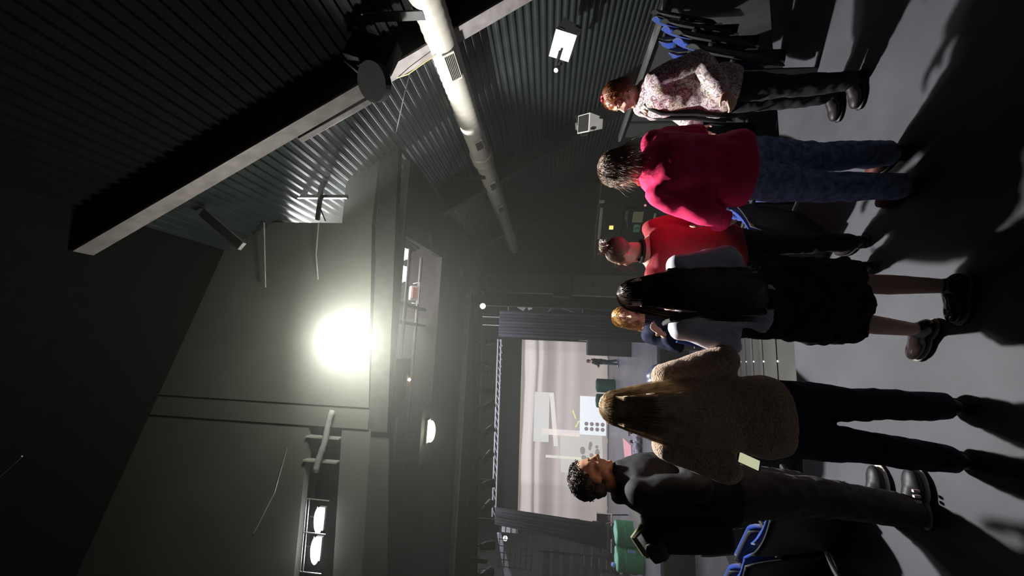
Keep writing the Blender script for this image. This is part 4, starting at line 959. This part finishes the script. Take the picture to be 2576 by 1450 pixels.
# ---------------- 1: blonde woman in the tan fleece, back to us, hands together in front
pl = Person('person', (-0.3, 2.03, 0.0), 0.0, 1.66, 'woman seen from behind with long straight blonde hair and tan fleece', 1.0,
            arms={'L': ((-0.15, -0.03, 0.655), (-0.075, 0.115, 0.62)), 'R': ((0.165, -0.04, 0.65), (0.06, 0.11, 0.6))}, legs={'L': ((-0.068, 0.0, 0.275), (-0.085, -0.01, 0.045)), 'R': ((0.05, 0.0, 0.275), (0.06, -0.01, 0.045))}, head=(0.05, 0.05, 0), voxel=0.011)
pl.body(ears=False, hands={'L': ((1, 0.5, -0.1), (0, -1, 0), 0.5), 'R': ((-1, 0.5, 0.1), (0, -1, 0), 0.5)})
FLE = mat('tan_fleece', (0.55, 0.36, 0.24), 0.95, var=0.3, scale=70, bump=0.9, bscale=110, sheen=0.5)
def hood(mb, s):
    h = s.H
    for k in range(9):
        a = PI * (0.02 + 0.96 * k / 8); mb.ell((0.05 * h * math.cos(a), -0.028 * h - 0.038 * h * math.sin(a), 0.835 * h - 0.02 * h * math.sin(a)), (0.024 * h, 0.022 * h, 0.024 * h))
pl.top(FLE, 'fleece', 0.016, 0.48, 1.0, 0.86, 0.03, 0.018, 0.08, hood, (0.046, 0.044, 0.034))
pl.trousers(mat('dark_navy_denim', (0.012, 0.016, 0.035), 0.85, var=0.3, scale=40), legs_r=(0.056, 0.042, 0.038, 0.034))
pl.shoes(mat('dark_shoe', (0.015, 0.012, 0.012), 0.5))
HB = hair_mat('blonde_hair', (0.56, 0.42, 0.27), 0.34)
def bk(s, wd, dp, z1, rr): return None
def long_back(s, m, halfw, zend, r0=0.03, taper=0.85):
    """the mass of long hair behind the neck and shoulders"""
    h = s.H
    def ex(mb, s):
        for k in range(19):
            t = k / 18; z = 0.955 - (0.955 - zend) * t
            wx = halfw * (0.75 + 0.35 * math.sin(min(1, t * 1.6) * PI / 2)) * (1 - (1 - taper) * t)
            y = -0.03 - 0.052 * min(1, t * 1.7)
            mb.ell((s.J['head'].x * (1 - t), (y + 0.008) * h, z * h), (wx * h, 0.024 * h, 0.042 * h))
    return s.cap_hair(m, 'hair', 1.0, extra=ex, disp=0.006, dsc=0.03)
hb = long_back(pl, HB, 0.05, 0.8)
def hang_l(p, f, last, s=pl):
    side = (last.x - s.J['head'].x) / (0.05 * s.H)
    q = p.copy(); zr = q.z / s.H
    q.y = min(q.y, -0.06 * s.H - 0.052 * s.H * min(1, f * 2.2)) if abs(side) < 0.8 else q.y - 0.03 * s.H * f
    q.x = last.x + side * 0.028 * s.H * f * 2
    return q
pl.strands(HB, hb, 1500, 0.27, 3, 0.0012, 0.0013, 0.012, 1.08, hang=hang_l, lo=0.7)

# ---------------- 2: man at the left with folded arms, looking to the right
pm = Person('person', (-0.755, 2.36, 0.0), -PI / 2 + 0.06, 1.785, 'man in profile with short dark curly hair, black jacket and folded arms', 1.08, SKIN_T,
            arms={'L': ((-0.135, 0.035, 0.655), (0.03, 0.135, 0.69)), 'R': ((0.135, 0.03, 0.65), (-0.01, 0.15, 0.665))}, legs={'L': ((-0.055, 0.0, 0.275), (-0.06, -0.03, 0.045)), 'R': ((0.055, 0.01, 0.275), (0.07, -0.005, 0.045))}, head=(0.0, 0.0, 0), female=False, voxel=0.0095)
pm.body(hands={'L': ((1, 0.25, 0.1), (0, -1, 0), 0.35, 0.16, -1), 'R': ((-1, 0.1, 0.35), (0, -1, 0), 0.4, 0.16, 1), 'fL': (0, 1, 0)}, fine=0.0075)
pm.eyes()
def collar_m(mb, s):
    h = s.H
    for k in range(12):
        a = 2 * PI * k / 12; mb.ell((0.045 * h * math.cos(a), -0.012 * h + 0.042 * h * math.sin(a), 0.848 * h), (0.017 * h, 0.017 * h, 0.02 * h))
pm.top(mat('black_jacket', (0.012, 0.012, 0.016), 0.8, var=0.2, scale=20, spec=0.25), 'jacket', 0.016, 0.5, 1.0, 0.86, 0.02, 0.035, 0.1, collar_m, (0.047, 0.042, 0.03))
pm.trousers(mat('grey_brown_trousers', (0.085, 0.078, 0.07), 0.85), legs_r=(0.062, 0.048, 0.044, 0.038))
pm.shoes(mat('black_trainer', (0.015, 0.016, 0.02), 0.5), mat('white_sole_edge', (0.5, 0.48, 0.44), 0.6), fat=1.05)
for k in range(3): MB().box(pm.J['anR'] + Vector((0.05 * 1.0, 0.06 + 0.025 * k, 0.0)), (0.012, 0.012, 0.03)).build('shoe_stripe', mat('stripe_pink', (0.6, 0.45, 0.45), 0.6), pm.root)
HD = hair_mat('dark_curly_hair', (0.06, 0.043, 0.034), 0.8)
hm = pm.cap_hair(HD, 'hair', 1.0, disp=0.01, dsc=0.025, off=0.009)
mb = MB(); rnd = random.Random(4)
for i in range(430):
    th = math.acos(rnd.uniform(-0.45, 1)); ph = rnd.uniform(0, 2 * PI); sy = math.sin(th) * math.sin(ph)
    if sy > 0.5 and math.cos(th) < 0.52: continue
    if abs(sy) < 0.55 and math.cos(th) < -0.05 and sy > -0.25: continue
    c = pm.hp(0.052 * math.sin(th) * math.cos(ph), -0.014 + 0.06 * sy, 0.024 + 0.055 * math.cos(th)); r_ = rnd.uniform(0.006, 0.011); ax = Vector((rnd.gauss(0, 1), rnd.gauss(0, 1), rnd.gauss(0, 1))).normalized(); bx = ax.orthogonal().normalized(); cx = ax.cross(bx)
    mb.tube([c + (bx * math.cos(t) + cx * math.sin(t)) * r_ + ax * (t * 0.0016) for t in [q * 0.8 for q in range(10)]], 0.0024, 4)
mb.build('curls', HD, hm)
# his backpack with olive straps
bp = empty('backpack', (0, 0, 0), 0, 'black backpack with olive straps on the back of the man with folded arms', 'bag')
bp.matrix_world = pm.root.matrix_basis.copy() if False else Matrix.Translation((-0.755, 2.36, 0)) @ Matrix.Rotation(-PI / 2 + 0.06, 4, 'Z')
hh = pm.H
MB().box((0.0, -0.225 * 1.0, 0.66 * hh), (0.3, 0.2, 0.5), Euler((0.08, 0, 0)), 0.07).build('pack', mat('pack_black', (0.014, 0.014, 0.015), 0.8), bp, sub=1)
OL = mat('olive_webbing', (0.14, 0.14, 0.08), 0.8)
MB().tube([(0.1, -0.2, 0.79 * hh), (0.12, -0.25, 0.82 * hh), (0.12, -0.32, 0.79 * hh), (0.1, -0.33, 0.74 * hh)], 0.018, 8).build('olive_strap', OL, bp)
MB().tube([(-0.02, -0.3, 0.79 * hh), (0.02, -0.37, 0.77 * hh), (0.04, -0.37, 0.72 * hh), (0.0, -0.33, 0.69 * hh)], 0.016, 8).build('olive_strap', OL, bp)
MB().box((0.06, -0.3, 0.76 * hh), (0.2, 0.1, 0.1), Euler((0.4, 0.2, 0)), 0.03).build('top_pocket', mat('pocket_camo', (0.04, 0.042, 0.03), 0.8, var=0.6, scale=25), bp)

# ---------------- 3: dark haired woman, back to us
pd = Person('person', (0.285, 2.0, 0.0), 0.05, 1.575, 'woman seen from behind with very long dark hair over a white shirt', 1.05,
            arms={'L': ((-0.15, 0.01, 0.65), (-0.09, 0.11, 0.6)), 'R': ((0.15, 0.0, 0.645), (0.1, 0.1, 0.56))}, legs={'L': ((-0.06, 0.03, 0.275), (-0.075, 0.06, 0.045)), 'R': ((0.055, -0.02, 0.275), (0.045, -0.06, 0.045))}, head=(0.1, 0, 0), voxel=0.011)
pd.body(ears=False, hands={'L': ((0.8, 0.6, 0.1), (0, -1, 0), 0.5), 'fL': (-0.8, 0.6, 0), 'fR': (-0.9, 0.3, 0)})
def bag_strap(mb, s): pass
pd.top(mat('white_shirt', (0.62, 0.6, 0.7), 0.8, var=0.1), 'shirt', 0.012, 0.56, 1.0, 0.845, 0.02, 0.03, 0.08, None, (0.042, 0.036, 0.028))
m = MB()
for sg in (-1, 1):
    m.tube([(sg * 0.07 * 1.6, 0.105, 0.72 * 1.6), (sg * 0.085 * 1.6, 0.06, 0.835 * 1.6), (sg * 0.08 * 1.6, -0.055, 0.835 * 1.6), (sg * 0.06 * 1.6, -0.14, 0.74 * 1.6), (sg * 0.055 * 1.6, -0.14, 0.58 * 1.6)], 0.013, 6)
m.build('straps', mat('black_strap', (0.015, 0.015, 0.016), 0.7), pd.root)
m = MB(); m.loft([(z * 1.6, a_ * 1.6, d_ * 1.6, 0) for z, a_, d_ in ((0.3, 0.135, 0.125), (0.4, 0.135, 0.12), (0.48, 0.128, 0.1), (0.56, 0.115, 0.09), (0.6, 0.1, 0.08))], 32)
m.build('skirt', mat('black_skirt', (0.016, 0.014, 0.016), 0.85), pd.root, voxel=0.012, sm=2, disp=0.05, dscale=0.08)
pd.shoes(mat('polished_black_shoe', (0.02, 0.012, 0.013), 0.18, spec=0.6), mat('shoe_welt', (0.25, 0.22, 0.18), 0.6), dirs={'L': (-0.8, 0.6, 0), 'R': (-0.9, 0.3, 0)})
HK = hair_mat('dark_brown_hair', (0.06, 0.038, 0.028), 0.36)
hk = long_back(pd, HK, 0.056, 0.6, taper=0.9)
def hang_d(p, f, last, s=pd):
    side = (last.x - s.J['head'].x) / (0.05 * s.H); q = p.copy()
    q.y = min(q.y, -0.06 * s.H - 0.054 * s.H * min(1, f * 2.6)) if abs(side) < 0.8 else q.y - 0.05 * s.H * f
    q.x = last.x + side * 0.03 * s.H * min(1, f * 2.5)
    return q
pd.strands(HK, hk, 1000, 0.42, 8, 0.002, 0.0013, 0.012, 1.08, hang=hang_d, lo=0.75, nseg=14)

# ---------------- 4: woman in a red T-shirt with a top knot, head turned left
pb = Person('person', (0.64, 2.45, 0.0), 0.15, 1.575, 'woman in a dark red T-shirt with her hair in a top knot', 1.1, head=(0.75, -0.12, 0), voxel=0.011,
            arms={'L': ((-0.15, 0.03, 0.65), (-0.1, 0.12, 0.6)), 'R': ((0.16, -0.0, 0.645), (0.13, 0.1, 0.56))})
pb.body(); pb.eyes()
pb.top(mat('dark_red_shirt', (0.26, 0.022, 0.032), 0.85, var=0.12), 'shirt', 0.014, 0.48, 0.34, 0.845, 0.03, 0.03, 0.09)
m = MB(); m.tube([(0.043 * 1.6 * math.cos(a), -0.02 + 0.042 * 1.6 * math.sin(a), 0.848 * 1.6) for a in [i * PI / 8 for i in range(16)]], 0.014, 8, closed=True); m.build('collar', BLACK, pb.root, smooth=True)
pb.trousers(mat('black_trousers', (0.012, 0.012, 0.014), 0.85)); pb.shoes(mat('dark_shoe', (0.015, 0.012, 0.012), 0.5))
HBR = hair_mat('ash_brown_hair', (0.16, 0.11, 0.085), 0.45)
def knot(mb, s): mb.ell(s.hp(0, -0.03, 0.08), (0.024 * s.H, 0.024 * s.H, 0.02 * s.H))
h4 = pb.cap_hair(HBR, 'hair', 0.99, extra=knot, disp=0.004, dsc=0.02, nape=0.85)
mb = MB(); rnd = random.Random(9)
for i in range(1000):      # strands combed up to the knot, and loose wisps
    th = rnd.uniform(0.5, 2.15); ph = rnd.uniform(0, 2 * PI)
    if math.sin(ph) > 0.6 and th > 0.8: continue
    pts = [pb.hp(0.05 * math.sin(t) * math.cos(ph), -0.012 + 0.06 * math.sin(t) * math.sin(ph), 0.022 + 0.053 * math.cos(t)) for t in [th - (th - 0.1) * q / 6 for q in range(7)]]
    pts = [p.lerp(pb.hp(0, -0.03, 0.075), (q / 6) ** 3) for q, p in enumerate(pts)]
    mb.tube(pts, 0.0015, 3, cap=False)
for i in range(150):
    a = rnd.uniform(0, 6.28); c = pb.hp(0.02 * math.cos(a), -0.03 + 0.02 * math.sin(a), 0.08 + rnd.uniform(-0.012, 0.02)); d = Vector((math.cos(a) + rnd.gauss(0, .4), math.sin(a) + rnd.gauss(0, .4), rnd.uniform(-0.5, 1))).normalized()
    mb.tube([c, c + d * 0.02, c + d * 0.035 + Vector((0, 0, -0.008))], 0.0011, 3, cap=False)
for i in range(90):
    c = pb.hp(rnd.choice((-1, 1)) * rnd.uniform(0.02, 0.045), 0.03 + rnd.uniform(-0.02, 0.015), rnd.uniform(-0.01, 0.05)); d = Vector((rnd.gauss(0, .35), rnd.gauss(0, .35), -1))
    mb.tube([c, c + pb.HR @ Vector((0, 0.015, 0)) + d * 0.025, c + pb.HR @ Vector((0, 0.02, 0)) + d * 0.07], 0.001, 3, cap=False)
mb.build('hair_strands', HBR, h4)

# ---------------- 5: person in the hot pink-red hoodie and jeans, back to us
ph_ = Person('person', (1.06, 2.12, 0.0), 0.2, 1.66, 'person seen from behind with tousled light brown hair, bright red top and jeans', 1.22, head=(0.35, -0.05, 0.05),
             arms={'L': ((-0.172, 0.01, 0.66), (-0.15, 0.1, 0.56)), 'R': ((0.17, 0.02, 0.65), (0.12, 0.11, 0.6))}, legs={'L': ((-0.068, 0.01, 0.275), (-0.072, 0.0, 0.045)), 'R': ((0.055, 0.01, 0.275), (0.06, 0.0, 0.045))}, voxel=0.011)
ph_.body(); ph_.eyes()
def polo(mb, s):
    h = s.H
    for k in range(12):
        a = 2 * PI * k / 12; mb.ell((0.042 * h * math.cos(a), -0.012 * h + 0.042 * h * math.sin(a), 0.85 * h), (0.013 * h, 0.013 * h, 0.022 * h))
ph_.top(mat('hot_red_cotton', (0.85, 0.03, 0.14), 0.8, var=0.1, scale=14), 'shirt', 0.016, 0.5, 0.86, 0.86, 0.03, 0.035, 0.09, polo, (0.048, 0.044, 0.036))
e_ = ph_.J['elL'].lerp(ph_.J['wrL'], 0.68); d_ = (ph_.J['wrL'] - ph_.J['elL']).normalized()
MB().cap(e_ - d_ * 0.02, 0.066, e_ + d_ * 0.03, 0.07).build('rolled_cuff', MATS['hot_red_cotton'], ph_.root, voxel=0.01, sm=1, disp=0.03, dscale=0.05)
ph_.trousers(mat('faded_blue_jeans', (0.22, 0.27, 0.45), 0.85, var=0.5, scale=30, bump=0.3), legs_r=(0.062, 0.045, 0.043, 0.038))
ph_.shoes(mat('brown_red_shoe', (0.07, 0.02, 0.018), 0.45))
HL = hair_mat('tousled_light_brown_hair', (0.24, 0.165, 0.12), 0.6)
h5 = ph_.cap_hair(HL, 'hair', 1.02, disp=0.03, dsc=0.03)
ph_.strands(HL, h5, 1500, 0.125, 21, 0.009, 0.001, 0.05, 1.13, inward=0.0, fringe=True, lo=0.4, start=1.4, nseg=10)
MB().cap(ph_.hp(0, 0.02, -0.06) , 0.03, ph_.hp(0, 0.05, -0.075), 0.022).build('scarf', mat('rust_red_scarf', (0.4, 0.04, 0.02), 0.8), ph_.root, smooth=True)

# ---------------- 6: woman at the right with auburn bob, paisley shirt, facing left
pr = Person('person', (1.76, 2.42, 0.0), PI / 2 - 0.15, 1.6, 'woman in profile with auburn bob hair and open brown and white paisley shirt', 1.08, head=(0.0, -0.06, 0),
            arms={'L': ((-0.145, -0.06, 0.66), (-0.125, 0.05, 0.56)), 'R': ((0.15, 0.0, 0.65), (0.13, 0.09, 0.56))}, voxel=0.0095)
pr.body(fine=0.0075); pr.eyes((0.03, 0.04, 0.04))
pm_ = bpy.data.materials.new('paisley_print'); pm_.use_nodes = True; nt = pm_.node_tree; N = nt.nodes; L = nt.links; b = N['Principled BSDF']; b.inputs['Roughness'].default_value = 0.8
tc = N.new('ShaderNodeTexCoord'); nz = N.new('ShaderNodeTexNoise'); nz.inputs['Scale'].default_value = 14; L.new(tc.outputs['Object'], nz.inputs['Vector'])
ad = N.new('ShaderNodeMix'); ad.data_type = 'RGBA'; ad.blend_type = 'LINEAR_LIGHT'; ad.inputs[0].default_value = 0.12; L.new(tc.outputs['Object'], ad.inputs[6]); L.new(nz.outputs['Color'], ad.inputs[7])
vo = N.new('ShaderNodeTexVoronoi'); vo.inputs['Scale'].default_value = 17; L.new(ad.outputs[2], vo.inputs['Vector'])
mu = N.new('ShaderNodeMath'); mu.operation = 'SINE'; mm = N.new('ShaderNodeMath'); mm.operation = 'MULTIPLY'; mm.inputs[1].default_value = 16; L.new(vo.outputs['Distance'], mm.inputs[0]); L.new(mm.outputs[0], mu.inputs[0])
cr = N.new('ShaderNodeValToRGB'); mr = N.new('ShaderNodeMapRange'); mr.inputs[1].default_value = -1; L.new(mu.outputs[0], mr.inputs[0]); L.new(mr.outputs[0], cr.inputs[0])
stops = [(0.0, (0.12, 0.09, 0.12)), (0.3, (0.35, 0.16, 0.1)), (0.5, (0.6, 0.5, 0.48)), (0.75, (0.72, 0.65, 0.66)), (1.0, (0.4, 0.32, 0.36))]
while len(cr.color_ramp.elements) < len(stops): cr.color_ramp.elements.new(0.5)
for e, (p, c) in zip(cr.color_ramp.elements, stops): e.position = p; e.color = (*c, 1)
hu = N.new('ShaderNodeMix'); hu.data_type = 'RGBA'; hu.blend_type = 'MIX'; L.new(vo.outputs['Color'], hu.inputs[7]); hu.inputs[0].default_value = 0.08; L.new(cr.outputs[0], hu.inputs[6])
L.new(hu.outputs[2], b.inputs['Base Color'])
def collar_r(mb, s):
    h = s.H
    for k in range(12):
        a = 2 * PI * k / 12; mb.ell((0.043 * h * math.cos(a), -0.012 * h + 0.045 * h * math.sin(a), 0.842 * h), (0.014 * h, 0.014 * h, 0.016 * h))
pr.top(pm_, 'paisley_shirt', 0.018, 0.48, 0.95, 0.86, 0.05, 0.04, 0.09, collar_r, (0.046, 0.042, 0.036))
m = MB(); H_ = 1.6     # dark front edges of the open shirt
for sg in (-1, 1): m.tube([(sg * 0.034 * H_, 0.048 * H_, 0.835 * H_), (sg * 0.026 * H_, 0.07 * H_, 0.805 * H_), (sg * 0.022 * H_, 0.088 * H_, 0.76 * H_), (sg * 0.022 * H_, 0.089 * H_, 0.69 * H_), (sg * 0.022 * H_, 0.09 * H_, 0.62 * H_), (sg * 0.022 * H_, 0.1 * H_, 0.55 * H_), (sg * 0.022 * H_, 0.102 * H_, 0.48 * H_)], 0.019, 10)
m.build('dark_facing', mat('dark_facing', (0.012, 0.011, 0.013), 0.8), pr.root, smooth=True)
m = MB().tube([(0.0, 0.03 * H_, 0.86 * H_), (-0.012 * H_, 0.075 * H_, 0.82 * H_), (0.012 * H_, 0.078 * H_, 0.815 * H_), (0.02 * H_, 0.03 * H_, 0.855 * H_)], 0.012, 6); m.build('undershirt_collar', mat('tan_collar', (0.3, 0.22, 0.15), 0.8), pr.root)
pr.trousers(mat('black_trousers', (0.012, 0.012, 0.014), 0.85)); pr.shoes(mat('dark_shoe', (0.015, 0.012, 0.012), 0.5))
HA = hair_mat('auburn_hair', (0.22, 0.075, 0.03), 0.4)
h6 = pr.cap_hair(HA, 'hair', 1.05, disp=0.014, dsc=0.03)
def hang_b(p, f, last, s=pr): q = p.copy(); q.z = max(q.z, 0.88 * s.H); return q
pr.strands(HA, h6, 700, 0.12, 31, 0.003, 0.0015, 0.02, 1.1, lo=0.55, start=0.9, nseg=9)
MB().ell(pr.hp(0.0, -0.01, 0.078), (0.028, 0.012, 0.014)).ell(pr.hp(0.0, 0.004, 0.079), (0.022, 0.012, 0.012)).build('hair_clip', mat('clip_red', (0.25, 0.01, 0.02), 0.4), h6, smooth=True)
MB().ell(pr.hp(-0.047, 0.0, -0.026), (0.007, 0.007, 0.007)).build('earring', mat('pearl', (0.9, 0.9, 0.88), 0.15), pr.root, smooth=True)

# ---------------- 7: blonde woman further down the stairs, facing us
pf = Person('person', (0.3, 3.62, -0.3), PI + 0.05, 1.63, 'woman facing the camera with wavy blonde hair, lower on the stairs', 1.05, head=(0.0, -0.05, -0.05),
            arms={'L': ((-0.15, 0.02, 0.65), (-0.05, 0.12, 0.63)), 'R': ((0.155, 0.03, 0.655), (0.1, 0.13, 0.765))}, voxel=0.011)
pf.body(hands={'R': ((-0.5, 0.3, 0.75), (-0.3, 0.9, 0), 0.3), 'L': ((0.9, 0.3, 0), (0, -1, 0.2), 0.6)}, fine=0.008); pf.eyes()
pf.top(mat('midnight_blue_top', (0.006, 0.01, 0.028), 0.85), 'jacket', 0.012, 0.5, 0.9, 0.845, 0.02, 0.03, 0.08)
pf.trousers(mat('black_trousers', (0.012, 0.012, 0.014), 0.85)); pf.shoes(mat('dark_shoe', (0.015, 0.012, 0.012), 0.5))
HG = hair_mat('wavy_golden_hair', (0.42, 0.25, 0.09), 0.4)
h7 = pf.cap_hair(HG, 'hair', 1.0, disp=0.014, dsc=0.03)
pf.strands(HG, h7, 700, 0.3, 41, 0.008, 0.002, 0.04, 1.1, inward=-0.03, lo=0.6, nseg=12)
o = empty('folder', (0.17, 3.46, 0.66), 0.1, 'blue folder with a red panel held by the blonde woman facing the camera', 'folder')
MB().box((0, 0, 0), (0.24, 0.03, 0.33), Euler((0.2, 0.1, 0.2)), 0.004).build('cover', mat('folder_blue', (0.02, 0.05, 0.2), 0.6), o)
MB().box((-0.06, -0.02, 0.02), (0.07, 0.012, 0.2), Euler((0.2, 0.1, 0.2))).build('red_panel', mat('folder_red', (0.35, 0.04, 0.06), 0.6), o)

# ---------------- 8: person in a dark puffer jacket almost hidden behind the blonde woman and the man
pq = Person('person', (-0.4, 3.32, -0.3), 0.1, 1.65, 'person in a dark navy puffer jacket mostly hidden behind the blonde woman', 1.2,
            arms={'L': ((-0.165, 0.0, 0.65), (-0.13, -0.06, 0.5)), 'R': ((0.15, 0.03, 0.65), (0.1, 0.1, 0.55))}, head=(-0.2, -0.2, 0), voxel=0.013)
pq.body(hands={'L': ((-0.2, -0.4, -1), (1, 0, 0), 0.9)})
def puffs(mb, s):
    for sd in 'LR':
        for k in range(5):
            p = s.J['sh' + sd].lerp(s.J['el' + sd], k / 4.5); mb.ell(p, (0.06 * s.H * 1.05, 0.06 * s.H, 0.034 * s.H))
pq.top(mat('navy_puffer', (0.03, 0.033, 0.06), 0.42, spec=0.5), 'puffer_jacket', 0.024, 0.5, 1.0, 0.86, 0.03, 0.02, 0.06, puffs, (0.05, 0.05, 0.045))
pq.trousers(mat('black_trousers', (0.012, 0.012, 0.014), 0.85)); pq.shoes(mat('dark_shoe', (0.015, 0.012, 0.012), 0.5))
h8 = pq.cap_hair(HK, 'hair', 1.0)
o = empty('phone', (-0.53, 2.08, 0.93), 0, 'bright lit phone held at the hip of the blonde woman', 'phone')
o.rotation_euler = (0.15, 0.35, 0.3)
MB().box((0, 0, 0), (0.055, 0.01, 0.115), None, 0.004).build('phone_body', BLACK, o)
MB().box((0, -0.006, 0), (0.048, 0.002, 0.102)).build('screen', emis('phone_screen', (0.75, 0.78, 0.5), 0.65), o)
MB().box((0, 0.008, -0.055), (0.05, 0.008, 0.024), None, 0.003).build('blue_case_edge', mat('case_blue', (0.03, 0.15, 0.4), 0.5), o)

# ---------------- 9: figure standing on the stage
ps = Person('person', (-0.72, 21.0, ZS), 1.2, 1.72, 'person far off on the stage floor in dark jumper, jeans and pale blue shoes', 1.05, head=(0.2, -0.2, 0), voxel=0.02,
            arms={'L': ((-0.15, 0.03, 0.65), (-0.1, 0.13, 0.63)), 'R': ((0.15, 0.03, 0.65), (0.1, 0.13, 0.6))}, legs={'L': ((-0.06, 0.02, 0.275), (-0.07, 0.03, 0.045)), 'R': ((0.06, 0.0, 0.275), (0.07, -0.04, 0.045))})
ps.body(fine=0.016)
ps.top(mat('charcoal_jumper', (0.03, 0.03, 0.035), 0.85), 'jumper', 0.014, 0.5, 0.9)
ps.trousers(mat('dark_blue_jeans', (0.04, 0.055, 0.1), 0.85)); ps.shoes(mat('pale_blue_shoe', (0.4, 0.5, 0.8), 0.6))
ps.cap_hair(hair_mat('red_brown_hair', (0.12, 0.04, 0.03)), 'hair', 1.0)

# ---------------- 10: stagehand by the frame board, back to us
pg = Person('person', (-7.98, 17.95, ZS), 0.1, 1.7, 'stagehand in black T-shirt seen from behind beside the framed board', 1.1, SKIN_T, head=(0, 0.15, 0), voxel=0.02, female=False,
            arms={'L': ((-0.2, 0.0, 0.66), (-0.22, 0.05, 0.55)), 'R': ((0.2, 0.0, 0.66), (0.23, 0.05, 0.55))})
pg.body(fine=0.016)
pg.top(mat('black_tee', (0.014, 0.014, 0.015), 0.9), 'T_shirt'.lower(), 0.016, 0.5, 0.34)
pg.trousers(mat('black_trousers', (0.012, 0.012, 0.014), 0.85)); pg.shoes(mat('dark_shoe', (0.015, 0.012, 0.012), 0.5))
pg.cap_hair(HK, 'hair', 1.0)
m = bpy.data.materials.new('glare_haze'); m.use_nodes = True; nt = m.node_tree; nt.nodes.clear()  # haze volume added to stand in for lens glare round the lamp
ou = nt.nodes.new('ShaderNodeOutputMaterial'); vs = nt.nodes.new('ShaderNodeVolumeScatter'); vs.inputs['Density'].default_value = 0.0135; vs.inputs['Anisotropy'].default_value = 0.5; vs.inputs['Color'].default_value = (0.9, 0.95, 0.85, 1)
nt.links.new(vs.outputs[0], ou.inputs['Volume'])
tag(MB().box((-0.5, 7.5, 3.8), (11.7, 8.4, 10)).build('haze', m), 'thin haze added in place of the glare round the work light', 'haze', kind='stuff')
